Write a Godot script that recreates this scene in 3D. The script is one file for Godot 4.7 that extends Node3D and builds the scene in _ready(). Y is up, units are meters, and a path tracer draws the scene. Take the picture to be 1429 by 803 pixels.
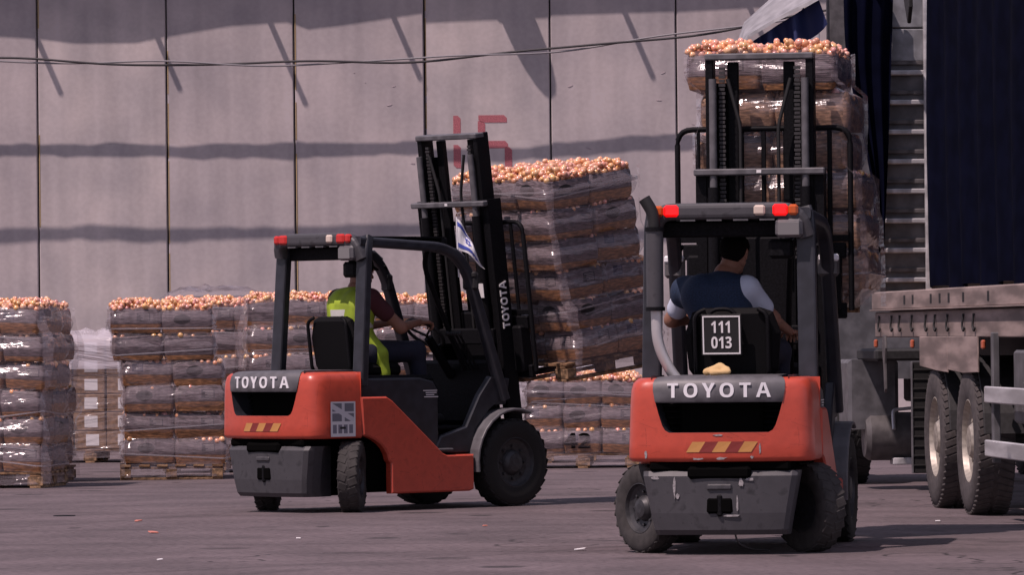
extends Node3D
# A freight yard: two forklifts with drivers, wrapped onion pallets, a curtain-side trailer, a tall concrete wall.

var M := {}
var rng := RandomNumberGenerator.new()
var names := {}

# ------------------------------------------------------------------ mesh helpers
func ST() -> SurfaceTool:
	var st := SurfaceTool.new()
	st.begin(Mesh.PRIMITIVE_TRIANGLES)
	st.set_smooth_group(-1)
	return st

func tri(st: SurfaceTool, a: Vector3, b: Vector3, c: Vector3, g := -1) -> void:
	st.set_smooth_group(g)
	st.add_vertex(a); st.add_vertex(c); st.add_vertex(b)

func quad(st: SurfaceTool, a: Vector3, b: Vector3, c: Vector3, d: Vector3, g := -1) -> void:
	tri(st, a, b, c, g); tri(st, a, c, d, g)

# a box with chamfered edges
func box(st: SurfaceTool, c: Vector3, s: Vector3, bev := 0.0, b := Basis()) -> void:
	var h := s / 2.0
	bev = minf(bev, minf(h.x, minf(h.y, h.z)) * 0.8)
	var ax := [Vector3.RIGHT, Vector3.UP, Vector3.BACK]
	var hh := [h.x, h.y, h.z]
	for i in 3:
		var j := (i + 1) % 3
		var k := (i + 2) % 3
		for sg in [-1.0, 1.0]:
			var o: Vector3 = ax[i] * hh[i] * sg
			var u: Vector3 = ax[j] * (hh[j] - bev)
			var v: Vector3 = ax[k] * (hh[k] - bev)
			if sg > 0: quad(st, c + b * (o - u - v), c + b * (o + u - v), c + b * (o + u + v), c + b * (o - u + v))
			else: quad(st, c + b * (o - u - v), c + b * (o - u + v), c + b * (o + u + v), c + b * (o + u - v))
	if bev <= 0.0: return
	for i in 3:
		var j := (i + 1) % 3
		var k := (i + 2) % 3
		for sj in [-1.0, 1.0]:
			for sk in [-1.0, 1.0]:
				var l: Vector3 = ax[i] * (hh[i] - bev)
				var p: Vector3 = ax[j] * hh[j] * sj + ax[k] * (hh[k] - bev) * sk
				var q: Vector3 = ax[j] * (hh[j] - bev) * sj + ax[k] * hh[k] * sk
				if sj * sk < 0: quad(st, c + b * (p - l), c + b * (p + l), c + b * (q + l), c + b * (q - l))
				else: quad(st, c + b * (p - l), c + b * (q - l), c + b * (q + l), c + b * (p + l))
	for sx in [-1.0, 1.0]:
		for sy in [-1.0, 1.0]:
			for sz in [-1.0, 1.0]:
				var p := Vector3(h.x * sx, (h.y - bev) * sy, (h.z - bev) * sz)
				var q := Vector3((h.x - bev) * sx, h.y * sy, (h.z - bev) * sz)
				var r := Vector3((h.x - bev) * sx, (h.y - bev) * sy, h.z * sz)
				if sx * sy * sz > 0: tri(st, c + b * p, c + b * q, c + b * r)
				else: tri(st, c + b * p, c + b * r, c + b * q)

# polygon (x,y) extruded along the frame's z from -d/2 to d/2, edges chamfered
func extr(st: SurfaceTool, poly: Array, fr: Transform3D, d: float, bev := 0.0) -> void:
	var p := PackedVector2Array(poly)
	if Geometry2D.is_polygon_clockwise(p): p.reverse()
	var n := p.size()
	var ins := PackedVector2Array()
	for i in n:
		var e0 := (p[i] - p[(i + n - 1) % n]).normalized()
		var e1 := (p[(i + 1) % n] - p[i]).normalized()
		var n0 := Vector2(-e0.y, e0.x)
		var n1 := Vector2(-e1.y, e1.x)
		var m := (n0 + n1)
		ins.append(p[i] + m * (bev / maxf(0.35, 1.0 + n0.dot(n1))))
	var idx := Geometry2D.triangulate_polygon(ins if bev > 0 else p)
	var h := d / 2.0
	var cap := ins if bev > 0 else p
	for t in range(0, idx.size(), 3):
		var A := cap[idx[t]]; var B := cap[idx[t + 1]]; var C := cap[idx[t + 2]]
		if (B - A).cross(C - A) < 0:
			var T := B; B = C; C = T
		tri(st, fr * Vector3(A.x, A.y, h), fr * Vector3(B.x, B.y, h), fr * Vector3(C.x, C.y, h))
		tri(st, fr * Vector3(A.x, A.y, -h), fr * Vector3(C.x, C.y, -h), fr * Vector3(B.x, B.y, -h))
	for i in n:
		var j := (i + 1) % n
		var hb := h - bev
		quad(st, fr * Vector3(p[i].x, p[i].y, -hb), fr * Vector3(p[j].x, p[j].y, -hb), fr * Vector3(p[j].x, p[j].y, hb), fr * Vector3(p[i].x, p[i].y, hb))
		if bev > 0:
			quad(st, fr * Vector3(p[i].x, p[i].y, hb), fr * Vector3(p[j].x, p[j].y, hb), fr * Vector3(ins[j].x, ins[j].y, h), fr * Vector3(ins[i].x, ins[i].y, h))
			quad(st, fr * Vector3(p[j].x, p[j].y, -hb), fr * Vector3(p[i].x, p[i].y, -hb), fr * Vector3(ins[i].x, ins[i].y, -h), fr * Vector3(ins[j].x, ins[j].y, -h))

# rings of points joined; closed rings, capped ends
func loft(st: SurfaceTool, rings: Array, g := 1, caps := true, closed := true) -> void:
	for i in rings.size() - 1:
		var A: PackedVector3Array = rings[i]
		var B: PackedVector3Array = rings[i + 1]
		var n := A.size()
		for j in (n if closed else n - 1):
			var k := (j + 1) % n
			quad(st, A[j], A[k], B[k], B[j], g)
	if caps:
		for e in [0, rings.size() - 1]:
			var R: PackedVector3Array = rings[e]
			var c := Vector3.ZERO
			for v in R: c += v
			c /= R.size()
			for j in R.size():
				var k := (j + 1) % R.size()
				if e == 0: tri(st, c, R[k], R[j])
				else: tri(st, c, R[j], R[k])

# a profile (x,y) swept along a path; up fixes the profile's y
func sweep(st: SurfaceTool, path: Array, prof: Array, up := Vector3.UP, g := -1, scales: Array = []) -> void:
	var rings := []
	for i in path.size():
		var a: Vector3 = path[maxi(i - 1, 0)]
		var b: Vector3 = path[mini(i + 1, path.size() - 1)]
		var t := (b - a).normalized()
		var s := up.cross(t)
		if s.length() < 0.01: s = Vector3.RIGHT
		s = s.normalized()
		var u := t.cross(s).normalized()
		var r := PackedVector3Array()
		var k: float = scales[i] if scales.size() else 1.0
		for q in prof: r.append(path[i] + (s * q.x + u * q.y) * k)
		rings.append(r)
	loft(st, rings, g)

func circ(r: float, n := 10) -> Array:
	var a := []
	for i in n: a.append(Vector2(cos(TAU * i / n), sin(TAU * i / n)) * r)
	return a

func rrect(w: float, h: float, r: float, n := 3) -> Array:
	var a := []
	var cs := [Vector2(1, 1), Vector2(-1, 1), Vector2(-1, -1), Vector2(1, -1)]
	for q in 4:
		for i in n + 1:
			var t := PI / 2 * (q + float(i) / n)
			a.append(Vector2(cs[q].x * (w / 2 - r), cs[q].y * (h / 2 - r)) + Vector2(cos(t), sin(t)) * r)
	return a

func tube(st: SurfaceTool, path: Array, r: float, n := 8, scales: Array = []) -> void:
	sweep(st, path, circ(r, n), Vector3.UP if absf((path[-1] - path[0]).normalized().y) < 0.9 else Vector3.FORWARD, 1, scales)

func bend(pts: Array, r: float, n := 5) -> Array:          # rounds the corners of a path
	var out := [pts[0]]
	for i in range(1, pts.size() - 1):
		var p: Vector3 = pts[i]
		var a: Vector3 = p + (pts[i - 1] - p).normalized() * r
		var b: Vector3 = p + (pts[i + 1] - p).normalized() * r
		for k in n + 1:
			var t := float(k) / n
			out.append(a.lerp(p, t).lerp(p.lerp(b, t), t))
	out.append(pts[-1])
	return out

# profile of (radius, height) turned round the frame's y
func lathe(st: SurfaceTool, prof: Array, fr: Transform3D, n := 24, smooth := false) -> void:
	for i in prof.size() - 1:
		var a: Vector2 = prof[i]
		var b: Vector2 = prof[i + 1]
		for j in n:
			var t0 := TAU * j / n
			var t1 := TAU * (j + 1) / n
			var c0 := Vector3(cos(t0), 0, -sin(t0))
			var c1 := Vector3(cos(t1), 0, -sin(t1))
			var y0 := Vector3(0, a.y, 0)
			var y1 := Vector3(0, b.y, 0)
			var g := 1 if smooth else i + 1
			if a.x > 0.0001: tri(st, fr * (c0 * a.x + y0), fr * (c1 * a.x + y0), fr * (c1 * b.x + y1), g)
			if b.x > 0.0001: tri(st, fr * (c0 * a.x + y0), fr * (c1 * b.x + y1), fr * (c0 * b.x + y1), g)

func ball(st: SurfaceTool, c: Vector3, r: Vector3, n := 8, m := 6, b := Basis()) -> void:
	var prof := []
	for i in m + 1:
		var t := PI * i / m - PI / 2
		prof.append(Vector2(cos(t), sin(t)))
	lathe(st, prof, Transform3D(b * Basis.from_scale(r), c), n, true)

# ------------------------------------------------------------------ scene helpers
func numbered(s: String) -> String:
	if not names.has(s):
		names[s] = 0
		return s
	names[s] += 1
	return "%s_%03d" % [s, names[s]]

func thing(called: String, label: String, category: String, xf := Transform3D(), group := "") -> Node3D:
	var o := Node3D.new()
	o.name = numbered(called)
	add_child(o)
	o.transform = xf
	return tag(o, label, category, group)

func tag(o: Node3D, label: String, category: String, group := "") -> Node3D:
	if label: o.set_meta("label", label)
	if category: o.set_meta("category", category)
	if group: o.set_meta("group", group)
	return o

func put(st, called: String, m: Material, parent: Node = null, xf := Transform3D()) -> MeshInstance3D:
	var o := MeshInstance3D.new()
	if st is SurfaceTool:
		st.generate_normals()
		o.mesh = st.commit()
	else: o.mesh = st
	o.material_override = m
	o.transform = xf
	o.name = numbered(called) if parent == null else called
	if parent == null: add_child(o)
	else: parent.add_child(o, true)
	return o

func pbox(parent: Node, called: String, m: Material, c: Vector3, s: Vector3, bev := 0.006, b := Basis()) -> MeshInstance3D:
	var st := ST()
	box(st, Vector3.ZERO, s, bev)
	return put(st, called, m, parent, Transform3D(b, c))

func ptube(parent: Node, called: String, m: Material, path: Array, r: float, n := 8) -> MeshInstance3D:
	var st := ST()
	tube(st, path, r, n)
	return put(st, called, m, parent)

func group(parent: Node, called: String, xf := Transform3D()) -> Node3D:
	var o := Node3D.new()
	o.name = called
	o.transform = xf
	parent.add_child(o, true)
	return o

var fonts := {}
func letters(parent: Node, called: String, s: String, h: float, m: Material, xf: Transform3D, depth := 0.004, squeeze := 1.0) -> MeshInstance3D:
	if not fonts.has("b"):
		var f := SystemFont.new()
		f.font_names = PackedStringArray(["Droid Sans"])
		f.font_weight = 700
		fonts["b"] = f
	var t := TextMesh.new()
	t.text = s
	t.font = fonts["b"]
	t.font_size = 32
	t.pixel_size = h / (0.715 * 32.0)
	t.depth = depth
	t.curve_step = 1.5
	t.horizontal_alignment = HORIZONTAL_ALIGNMENT_CENTER
	t.vertical_alignment = VERTICAL_ALIGNMENT_CENTER
	var o := put(t, called, m, parent, xf * Transform3D(Basis.from_scale(Vector3(squeeze, 1, 1)), Vector3.ZERO))
	return o

# ------------------------------------------------------------------ materials
func noise_tex(freq: float, octaves: int, lo: float, hi: float, sd: int, size := 512, stretch := false) -> ImageTexture:
	var n := FastNoiseLite.new()
	n.seed = sd
	n.frequency = freq
	n.fractal_octaves = octaves
	n.noise_type = FastNoiseLite.TYPE_SIMPLEX_SMOOTH
	var im := n.get_seamless_image(size, size)
	im.convert(Image.FORMAT_RGB8)
	var out := Image.create(size, size, false, Image.FORMAT_RGB8)
	for y in size:
		for x in size:
			var v := im.get_pixel(x, (y / 8) if stretch else y).r
			v = lerpf(lo, hi, smoothstep(0.15, 0.85, v))
			out.set_pixel(x, y, Color(v, v, v))
	return ImageTexture.create_from_image(out)

func concrete_tex(sd: int) -> ImageTexture:
	# broad stains, faint upright streaks from the formwork and a fine grain
	var n := FastNoiseLite.new()
	n.seed = sd
	n.frequency = 0.006
	n.fractal_octaves = 3
	var big := n.get_seamless_image(512, 512)
	n.frequency = 0.09
	n.fractal_octaves = 2
	var grain := n.get_seamless_image(512, 512)
	n.frequency = 0.03
	var line := n.get_seamless_image(512, 512)
	var im := Image.create(512, 512, false, Image.FORMAT_RGB8)
	for y in 512:
		for x in 512:
			var b := big.get_pixel(x, y).r - 0.5
			var v := 0.93 + 0.15 * b + 0.05 * (grain.get_pixel(x, y).r - 0.5) + 0.09 * (line.get_pixel(x, (y / 16 + 100) % 512).r - 0.5)
			im.set_pixel(x, y, Color(v, v - 0.012 * b, v - 0.03 * b))
	return ImageTexture.create_from_image(im)

func asphalt_tex() -> ImageTexture:
	var n := FastNoiseLite.new()
	n.seed = 61
	n.frequency = 0.008
	n.fractal_octaves = 4
	var big := n.get_seamless_image(1024, 1024)
	n.frequency = 0.2
	var grain := n.get_seamless_image(1024, 1024)
	var f := PackedFloat32Array()
	f.resize(1024 * 1024)
	for y in 1024:
		for x in 1024: f[y * 1024 + x] = 0.86 + 0.26 * (big.get_pixel(x, y).r - 0.5) + 0.07 * (grain.get_pixel(x, y).r - 0.5)
	var r := RandomNumberGenerator.new()
	r.seed = 19
	var spot := func(cx: float, cy: float, rx: float, ry: float, k: float) -> void:
		for y in range(int(cy - ry), int(cy + ry) + 1):
			for x in range(int(cx - rx), int(cx + rx) + 1):
				var d := Vector2((x - cx) / rx, (y - cy) / ry).length()
				if d < 1.0: f[posmod(y, 1024) * 1024 + posmod(x, 1024)] *= lerpf(1.0, k, smoothstep(1.0, 0.55, d))
	for i in 60: spot.call(r.randf() * 1024, r.randf() * 1024, r.randf_range(4, 22), r.randf_range(4, 22), r.randf_range(0.6, 0.9))
	for i in 220: spot.call(r.randf() * 1024, r.randf() * 1024, r.randf_range(1, 3), r.randf_range(1, 3), r.randf_range(1.15, 1.6))
	for i in 12:                                   # tyre tracks and cracks wander across
		var p := Vector2(r.randf(), r.randf()) * 1024
		var a := r.randf() * TAU
		var w := r.randf_range(6, 14) if i < 7 else 1.5
		for k in (260 if i < 7 else 400):
			p += Vector2(cos(a), sin(a)) * (w * 0.35 if i < 7 else 1.0)
			a += r.randf_range(-0.02, 0.024) if i < 7 else r.randf_range(-0.4, 0.4)
			spot.call(p.x, p.y, w, w, 0.982 if i < 7 else 0.72)
	var im := Image.create(1024, 1024, false, Image.FORMAT_RGB8)
	for y in 1024:
		for x in 1024:
			var v := clampf(f[y * 1024 + x], 0.0, 1.0)
			im.set_pixel(x, y, Color(v, v, v))
	return ImageTexture.create_from_image(im)

# worn paint: faded clouds, hairline scratches, small chips
func paint_tex(sd: int, dark: float) -> ImageTexture:
	var n := FastNoiseLite.new()
	n.seed = sd
	n.frequency = 0.012
	n.fractal_octaves = 5
	var big := n.get_seamless_image(512, 512)
	var im := Image.create(512, 512, false, Image.FORMAT_RGB8)
	for y in 512:
		for x in 512:
			var b := big.get_pixel(x, y).r
			var v := 0.9 + 0.12 * (b - 0.5)
			if b > 0.66: v -= (b - 0.66) * dark
			im.set_pixel(x, y, Color(v, v, v))
	var r := RandomNumberGenerator.new()
	r.seed = sd
	for i in 46:
		var p := Vector2(r.randf(), r.randf()) * 512
		var a := r.randf_range(-0.5, 0.5) + (PI / 2 if r.randf() < 0.25 else 0.0)
		var k := 0.55 if r.randf() < 0.6 else 1.0
		for j in r.randi_range(15, 90):
			p += Vector2(cos(a), sin(a))
			a += r.randf_range(-0.03, 0.03)
			if r.randf() < 0.8: im.set_pixel(posmod(int(p.x), 512), posmod(int(p.y), 512), Color(k, k, k * (1.0 if k < 1 else 0.98)))
	for i in 40:
		var c := Vector2i(r.randi() % 500, r.randi() % 500)
		im.fill_rect(Rect2i(c, Vector2i(r.randi_range(1, 5), r.randi_range(1, 3))), Color(0.4, 0.38, 0.38))
	return ImageTexture.create_from_image(im)

func mat(c: Color, rough: float, metal := 0.0, tex: Texture2D = null, scale := 1.0, spec := 0.5) -> StandardMaterial3D:
	var m := StandardMaterial3D.new()
	m.albedo_color = c.linear_to_srgb()
	m.albedo_color.a = c.a
	m.roughness = rough
	m.metallic = metal
	m.metallic_specular = spec
	if tex:
		m.albedo_texture = tex
		m.uv1_triplanar = true
		m.uv1_scale = Vector3.ONE * scale
	return m

func materials() -> void:
	var grime := noise_tex(0.012, 5, 0.78, 1.0, 3)
	var fine := noise_tex(0.05, 4, 0.72, 1.0, 5)
	M.grime = grime
	M.fine = fine
	M.orange = mat(Color(0.60, 0.082, 0.046), 0.38, 0.0, paint_tex(11, 0.5), 1.1)
	M.orange.clearcoat_enabled = true
	M.orange.clearcoat = 0.15
	M.orange.clearcoat_roughness = 0.2
	M.grey = mat(Color(0.068, 0.067, 0.075), 0.55, 0.0, paint_tex(12, 1.2), 1.3)
	M.midgrey = mat(Color(0.125, 0.122, 0.132), 0.5, 0.0, grime, 1.1)
	M.steel_blue = mat(Color(0.024, 0.026, 0.035), 0.45, 0.0, grime, 1.0)
	M.dark = mat(Color(0.009, 0.009, 0.011), 0.6, 0.0, fine, 1.5, 0.2)
	M.mast = mat(Color(0.009, 0.009, 0.011), 0.55, 0.0, fine, 2.0, 0.22)
	M.black = mat(Color(0.008, 0.008, 0.009), 0.7)
	M.rubber = mat(Color(0.011, 0.0105, 0.0105), 0.85, 0.0, fine, 3.0)
	M.dusty_rubber = mat(Color(0.045, 0.041, 0.04), 0.9, 0.0, grime, 2.0)
	M.tyre_grey = mat(Color(0.075, 0.066, 0.066), 0.9, 0.0, grime, 2.0)
	M.rim = mat(Color(0.05, 0.05, 0.055), 0.5, 0.3, grime, 3.0)
	M.seat = mat(Color(0.008, 0.008, 0.009), 0.65, 0.0, fine, 4.0, 0.2)
	M.white = mat(Color(0.78, 0.78, 0.8), 0.5)
	M.letter = mat(Color(0.74, 0.74, 0.76), 0.4)
	M.chrome = mat(Color(0.75, 0.75, 0.78), 0.12, 1.0)
	M.galv = mat(Color(0.5, 0.5, 0.52), 0.35, 0.3)
	M.pipe = mat(Color(0.5, 0.49, 0.49), 0.4, 0.4)
	M.alu = mat(Color(0.6, 0.6, 0.62), 0.4, 0.15, grime, 1.0)
	M.red_lamp = mat(Color(0.75, 0.012, 0.015), 0.15)
	M.red_lamp.emission_enabled = true
	M.red_lamp.emission = Color(1.0, 0.03, 0.03)
	M.red_lamp.emission_energy_multiplier = 0.55
	M.red_dim = mat(Color(0.5, 0.02, 0.015), 0.2)
	M.amber = mat(Color(0.5, 0.09, 0.015), 0.2)
	M.clear_lamp = mat(Color(0.6, 0.5, 0.42), 0.2)
	M.lens = mat(Color(0.17, 0.165, 0.165), 0.25)
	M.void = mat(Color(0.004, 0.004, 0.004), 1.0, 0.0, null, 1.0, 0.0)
	M.rag = mat(Color(0.55, 0.38, 0.18), 0.9)
	M.yellow = mat(Color(0.5, 0.24, 0.07), 0.5)
	M.darkred = mat(Color(0.2, 0.025, 0.02), 0.5)
	M.chip = mat(Color(0.34, 0.325, 0.33), 0.8, 0.0, grime, 6.0)
	M.wood = mat(Color(0.36, 0.22, 0.12), 0.8, 0.0, noise_tex(0.03, 4, 0.55, 1.0, 21, 256), 2.5)
	M.wood2 = mat(Color(0.27, 0.15, 0.075), 0.8, 0.0, M.wood.albedo_texture, 2.5)
	M.kraft = mat(Color(0.3, 0.18, 0.1), 0.75, 0.0, grime, 2.0)
	M.label = mat(Color(0.75, 0.74, 0.74), 0.6)
	M.onion = mat(Color(1, 1, 1), 0.2, 0.0, null, 1.0, 0.75)
	M.onion.vertex_color_use_as_albedo = true
	M.skin = mat(Color(0.24, 0.115, 0.075), 0.55)
	M.skin.subsurf_scatter_enabled = true
	M.skin.subsurf_scatter_strength = 0.1
	M.lime = mat(Color(0.36, 0.5, 0.03), 0.7, 0.0, noise_tex(0.01, 4, 0.8, 1.0, 31, 256), 2.0)
	M.reflect = mat(Color(0.6, 0.6, 0.55), 0.35, 0.2)
	M.jeans = mat(Color(0.012, 0.015, 0.035), 0.9, 0.0, fine, 3.0)
	M.maroon = mat(Color(0.06, 0.012, 0.018), 0.85)
	M.navy_vest = mat(Color(0.012, 0.03, 0.075), 0.85, 0.0, fine, 3.0)
	M.shirt = mat(Color(0.5, 0.55, 0.66), 0.8)
	M.hair = mat(Color(0.006, 0.0055, 0.0055), 0.95, 0.0, null, 1.0, 0.15)
	M.navy_cloth = mat(Color(0.003, 0.004, 0.0135), 0.95, 0.0, grime, 0.6, 0.12)
	M.blue_cloth = mat(Color(0.015, 0.025, 0.1), 0.7)
	M.tarp = mat(Color(0.34, 0.335, 0.35), 0.6, 0.0, grime, 1.0)
	M.deck = mat(Color(0.34, 0.265, 0.24), 0.7, 0.0, noise_tex(0.012, 5, 0.7, 1.0, 41), 0.8)
	M.deck.uv1_scale = Vector3(0.9, 0.9, 0.12)
	M.rust = mat(Color(0.12, 0.06, 0.04), 0.85, 0.0, grime, 2.0)
	M.chassis = mat(Color(0.02, 0.02, 0.022), 0.7, 0.0, fine, 1.0)
	M.panel_light = mat(Color(0.24, 0.25, 0.27), 0.5, 0.0, grime, 0.8)
	M.tank = mat(Color(0.11, 0.103, 0.105), 0.5, 0.1, grime, 1.2)
	M.alu.uv1_scale = Vector3(1, 1, 0.1)
	M.panel_grey = mat(Color(0.13, 0.13, 0.14), 0.5, 0.0, grime, 0.8)
	M.cable = mat(Color(0.03, 0.028, 0.03), 0.6)
	M.cable2 = mat(Color(0.2, 0.19, 0.2), 0.5)
	M.glass = mat(Color(0.02, 0.025, 0.03), 0.05)
	M.paint_red = mat(Color(0.5, 0.155, 0.18), 0.85, 0.0, fine, 3.0)
	M.sealant = mat(Color(0.36, 0.26, 0.12), 0.9)
	# stretch film: thin clear sheet with horizontal wrinkles
	var fn := FastNoiseLite.new()
	fn.seed = 77
	fn.frequency = 0.02
	fn.fractal_octaves = 4
	var h := Image.create(512, 512, false, Image.FORMAT_RGB8)
	for y in 512:
		for x in 512:
			var a := TAU * x / 512.0
			var b := TAU * y / 512.0
			var v := fn.get_noise_3d(cos(a) * 22.0, sin(a) * 22.0 + cos(b) * 120.0, sin(b) * 120.0)
			v = 0.5 + 0.5 * v
			h.set_pixel(x, y, Color(v, v, v))
	h.bump_map_to_normal_map(9.0)
	M.film = StandardMaterial3D.new()
	M.film.transparency = BaseMaterial3D.TRANSPARENCY_ALPHA
	M.film.albedo_color = Color(0.74, 0.68, 0.70, 0.15)
	M.film.roughness = 0.16
	M.film.metallic_specular = 0.45
	M.film.normal_enabled = true
	M.film.normal_texture = ImageTexture.create_from_image(h)
	M.film.normal_scale = 1.35
	M.film.uv1_triplanar = true
	M.film.uv1_scale = Vector3(0.7, 0.7, 0.7)
	M.film_rope = mat(Color(0.4, 0.37, 0.4, 0.35), 0.2)
	M.film_rope.transparency = BaseMaterial3D.TRANSPARENCY_ALPHA
	M.film_white = M.film.duplicate()
	M.film_white.albedo_color = Color(0.9, 0.88, 0.92, 0.42)
	for v in 6: M["carton%d" % v] = carton_mat(v)

func carton_mat(v: int) -> StandardMaterial3D:
	var r := RandomNumberGenerator.new()
	r.seed = 100 + v
	var w := 256
	var hh := 160
	var im := Image.create(w, hh, false, Image.FORMAT_RGB8)
	var n := FastNoiseLite.new()
	n.seed = v
	n.frequency = 0.03
	var band := [0.62, 0.7, 0.56, 0.8, 0.2, 0.0][v] as float
	for y in hh:
		for x in w:
			var t := float(y) / hh
			var k := 0.9 + 0.45 * n.get_noise_2d(x * 0.6, y * 2.4) + r.randf_range(-0.04, 0.04)
			var c := Color(0.60, 0.425, 0.29) if v < 4 else Color(0.66, 0.52, 0.42)
			if t < band + 0.03 * n.get_noise_2d(x * 0.5, 400): c = Color(0.36, 0.315, 0.335) if (y + int(5.0 * n.get_noise_2d(x, 90))) % 9 > 2 else Color(0.51, 0.455, 0.47)
			if v == 1 and Vector2((x - 150) / 50.0, (y - 60) / 34.0).length() < 1.0: c = Color(0.1, 0.085, 0.1)
			if v == 0 and x > 40 and x < 120 and y > 25 and y < 80: c = Color(0.2, 0.18, 0.21)
			if v == 2 and x > 150 and x < 215 and y > 20 and y < 70: c = Color(0.15, 0.14, 0.24)
			im.set_pixel(x, y, Color(c.r * k, c.g * k, c.b * k))
	if v == 0:
		for i in 5: im.fill_rect(Rect2i(48, 32 + i * 9, r.randi_range(35, 62), 3), Color(0.62, 0.58, 0.58))
	if v == 2:
		for i in 4: im.fill_rect(Rect2i(156, 26 + i * 10, r.randi_range(25, 50), 4), Color(0.5, 0.47, 0.5))
	im.fill_rect(Rect2i(0, int(band * hh), w, 2), Color(0.24, 0.17, 0.12))
	var m := StandardMaterial3D.new()
	m.albedo_texture = ImageTexture.create_from_image(im)
	m.roughness = 0.55
	return m

# ------------------------------------------------------------------ figures: a field of tapered capsules meshed as surface nets
func net(st: SurfaceTool, bones: Array, cell: float, k: float, g := 1) -> void:
	var lo := Vector3.ONE * 1e9
	var hi := -lo
	for b in bones:
		var r := maxf(b[2], b[3]) + cell * 3
		lo = lo.min(b[0] - Vector3.ONE * r).min(b[1] - Vector3.ONE * r)
		hi = hi.max(b[0] + Vector3.ONE * r).max(b[1] + Vector3.ONE * r)
	var nx := int((hi.x - lo.x) / cell) + 2
	var ny := int((hi.y - lo.y) / cell) + 2
	var nz := int((hi.z - lo.z) / cell) + 2
	var f := PackedFloat32Array()
	f.resize(nx * ny * nz)
	f.fill(1.0)
	for b in bones:
		var A: Vector3 = b[0]
		var ba: Vector3 = b[1] - A
		var q := maxf(ba.length_squared(), 1e-9)
		var r0: float = b[2]
		var r1: float = b[3]
		var mr := maxf(r0, r1) + k + cell * 2
		var i0 := ((A.min(b[1]) - Vector3.ONE * mr - lo) / cell).floor()
		var i1 := ((A.max(b[1]) + Vector3.ONE * mr - lo) / cell).ceil()
		for z in range(maxi(0, int(i0.z)), mini(nz, int(i1.z) + 1)):
			for y in range(maxi(0, int(i0.y)), mini(ny, int(i1.y) + 1)):
				var row := (z * ny + y) * nx
				for x in range(maxi(0, int(i0.x)), mini(nx, int(i1.x) + 1)):
					var p := lo + Vector3(x, y, z) * cell - A
					var t := clampf(p.dot(ba) / q, 0.0, 1.0)
					var d := (p - ba * t).length() - lerpf(r0, r1, t)
					var o := f[row + x]
					var h := maxf(k - absf(o - d), 0.0) / k
					f[row + x] = minf(o, d) - h * h * k * 0.25
	var ids := {}
	var vs := PackedVector3Array()
	var sx := 1
	var sy := nx
	var sz := nx * ny
	var offs := [0, sx, sy, sx + sy, sz, sx + sz, sy + sz, sx + sy + sz]
	var edges := [[0, 1], [2, 3], [4, 5], [6, 7], [0, 2], [1, 3], [4, 6], [5, 7], [0, 4], [1, 5], [2, 6], [3, 7]]
	for z in nz - 1:
		for y in ny - 1:
			var row := (z * ny + y) * nx
			for x in nx - 1:
				var c := row + x
				if f[c] > cell * 2.5 or f[c] < -cell * 2.5: continue
				var m := 0
				for e in 8:
					if f[c + offs[e]] < 0.0: m |= 1 << e
				if m == 0 or m == 255: continue
				var s := Vector3.ZERO
				var n := 0
				for e in edges:
					var a: int = e[0]
					var b: int = e[1]
					if ((m >> a) & 1) == ((m >> b) & 1): continue
					var fa := f[c + offs[a]]
					var fb := f[c + offs[b]]
					var t := fa / (fa - fb)
					var pa := Vector3(a & 1, (a >> 1) & 1, a >> 2)
					var pb := Vector3(b & 1, (b >> 1) & 1, b >> 2)
					s += pa.lerp(pb, t)
					n += 1
				ids[c] = vs.size()
				vs.append(lo + (Vector3(x, y, z) + s / n) * cell)
	for c in ids:
		for ax in 3:
			var st1: int = [sx, sy, sz][ax]
			var u: int = [sy, sz, sx][ax]
			var v: int = [sz, sx, sy][ax]
			var a := f[c] < 0.0
			var b := f[c + st1] < 0.0
			if a == b: continue
			if not (ids.has(c - u) and ids.has(c - v) and ids.has(c - u - v)): continue
			var p0 := vs[ids[c]]
			var p1 := vs[ids[c - u]]
			var p2 := vs[ids[c - u - v]]
			var p3 := vs[ids[c - v]]
			if a: quad(st, p0, p1, p2, p3, g)
			else: quad(st, p0, p3, p2, p1, g)

func hand_bones(w: Vector3, dir: Vector3, down: Vector3, thumb: Vector3, curl: float) -> Array:
	# dir: wrist to knuckles; down: palm side; thumb: towards the thumb
	var out := []
	var side := thumb.normalized()
	dir = dir.normalized()
	down = down.normalized()
	for i in 4:
		var o := side * (0.03 - 0.021 * i)
		out.append([w + o * 0.6, w + dir * 0.085 + o, 0.015, 0.013])
	var ln := [0.042, 0.048, 0.044, 0.034]
	for i in 4:
		var p: Vector3 = w + dir * 0.088 + side * (0.033 - 0.022 * i)
		var a := 0.3 * curl
		for s in 3:
			var dd := (dir * cos(a) + down * sin(a)).normalized()
			var q: Vector3 = p + dd * ln[i] * [1.0, 0.65, 0.5][s]
			out.append([p, q, 0.0095 - 0.0008 * s, 0.0088 - 0.0008 * s])
			p = q
			a += curl * 0.95
	var t0 := w + dir * 0.025 + side * 0.026
	var t1 := t0 + (dir * 0.6 + side * 0.75 + down * 0.35).normalized() * 0.04
	var t2 := t1 + (dir * 0.75 + side * 0.2 + down * 0.7).normalized() * 0.032
	out.append([t0, t1, 0.014, 0.011])
	out.append([t1, t2, 0.011, 0.009])
	return out

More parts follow.
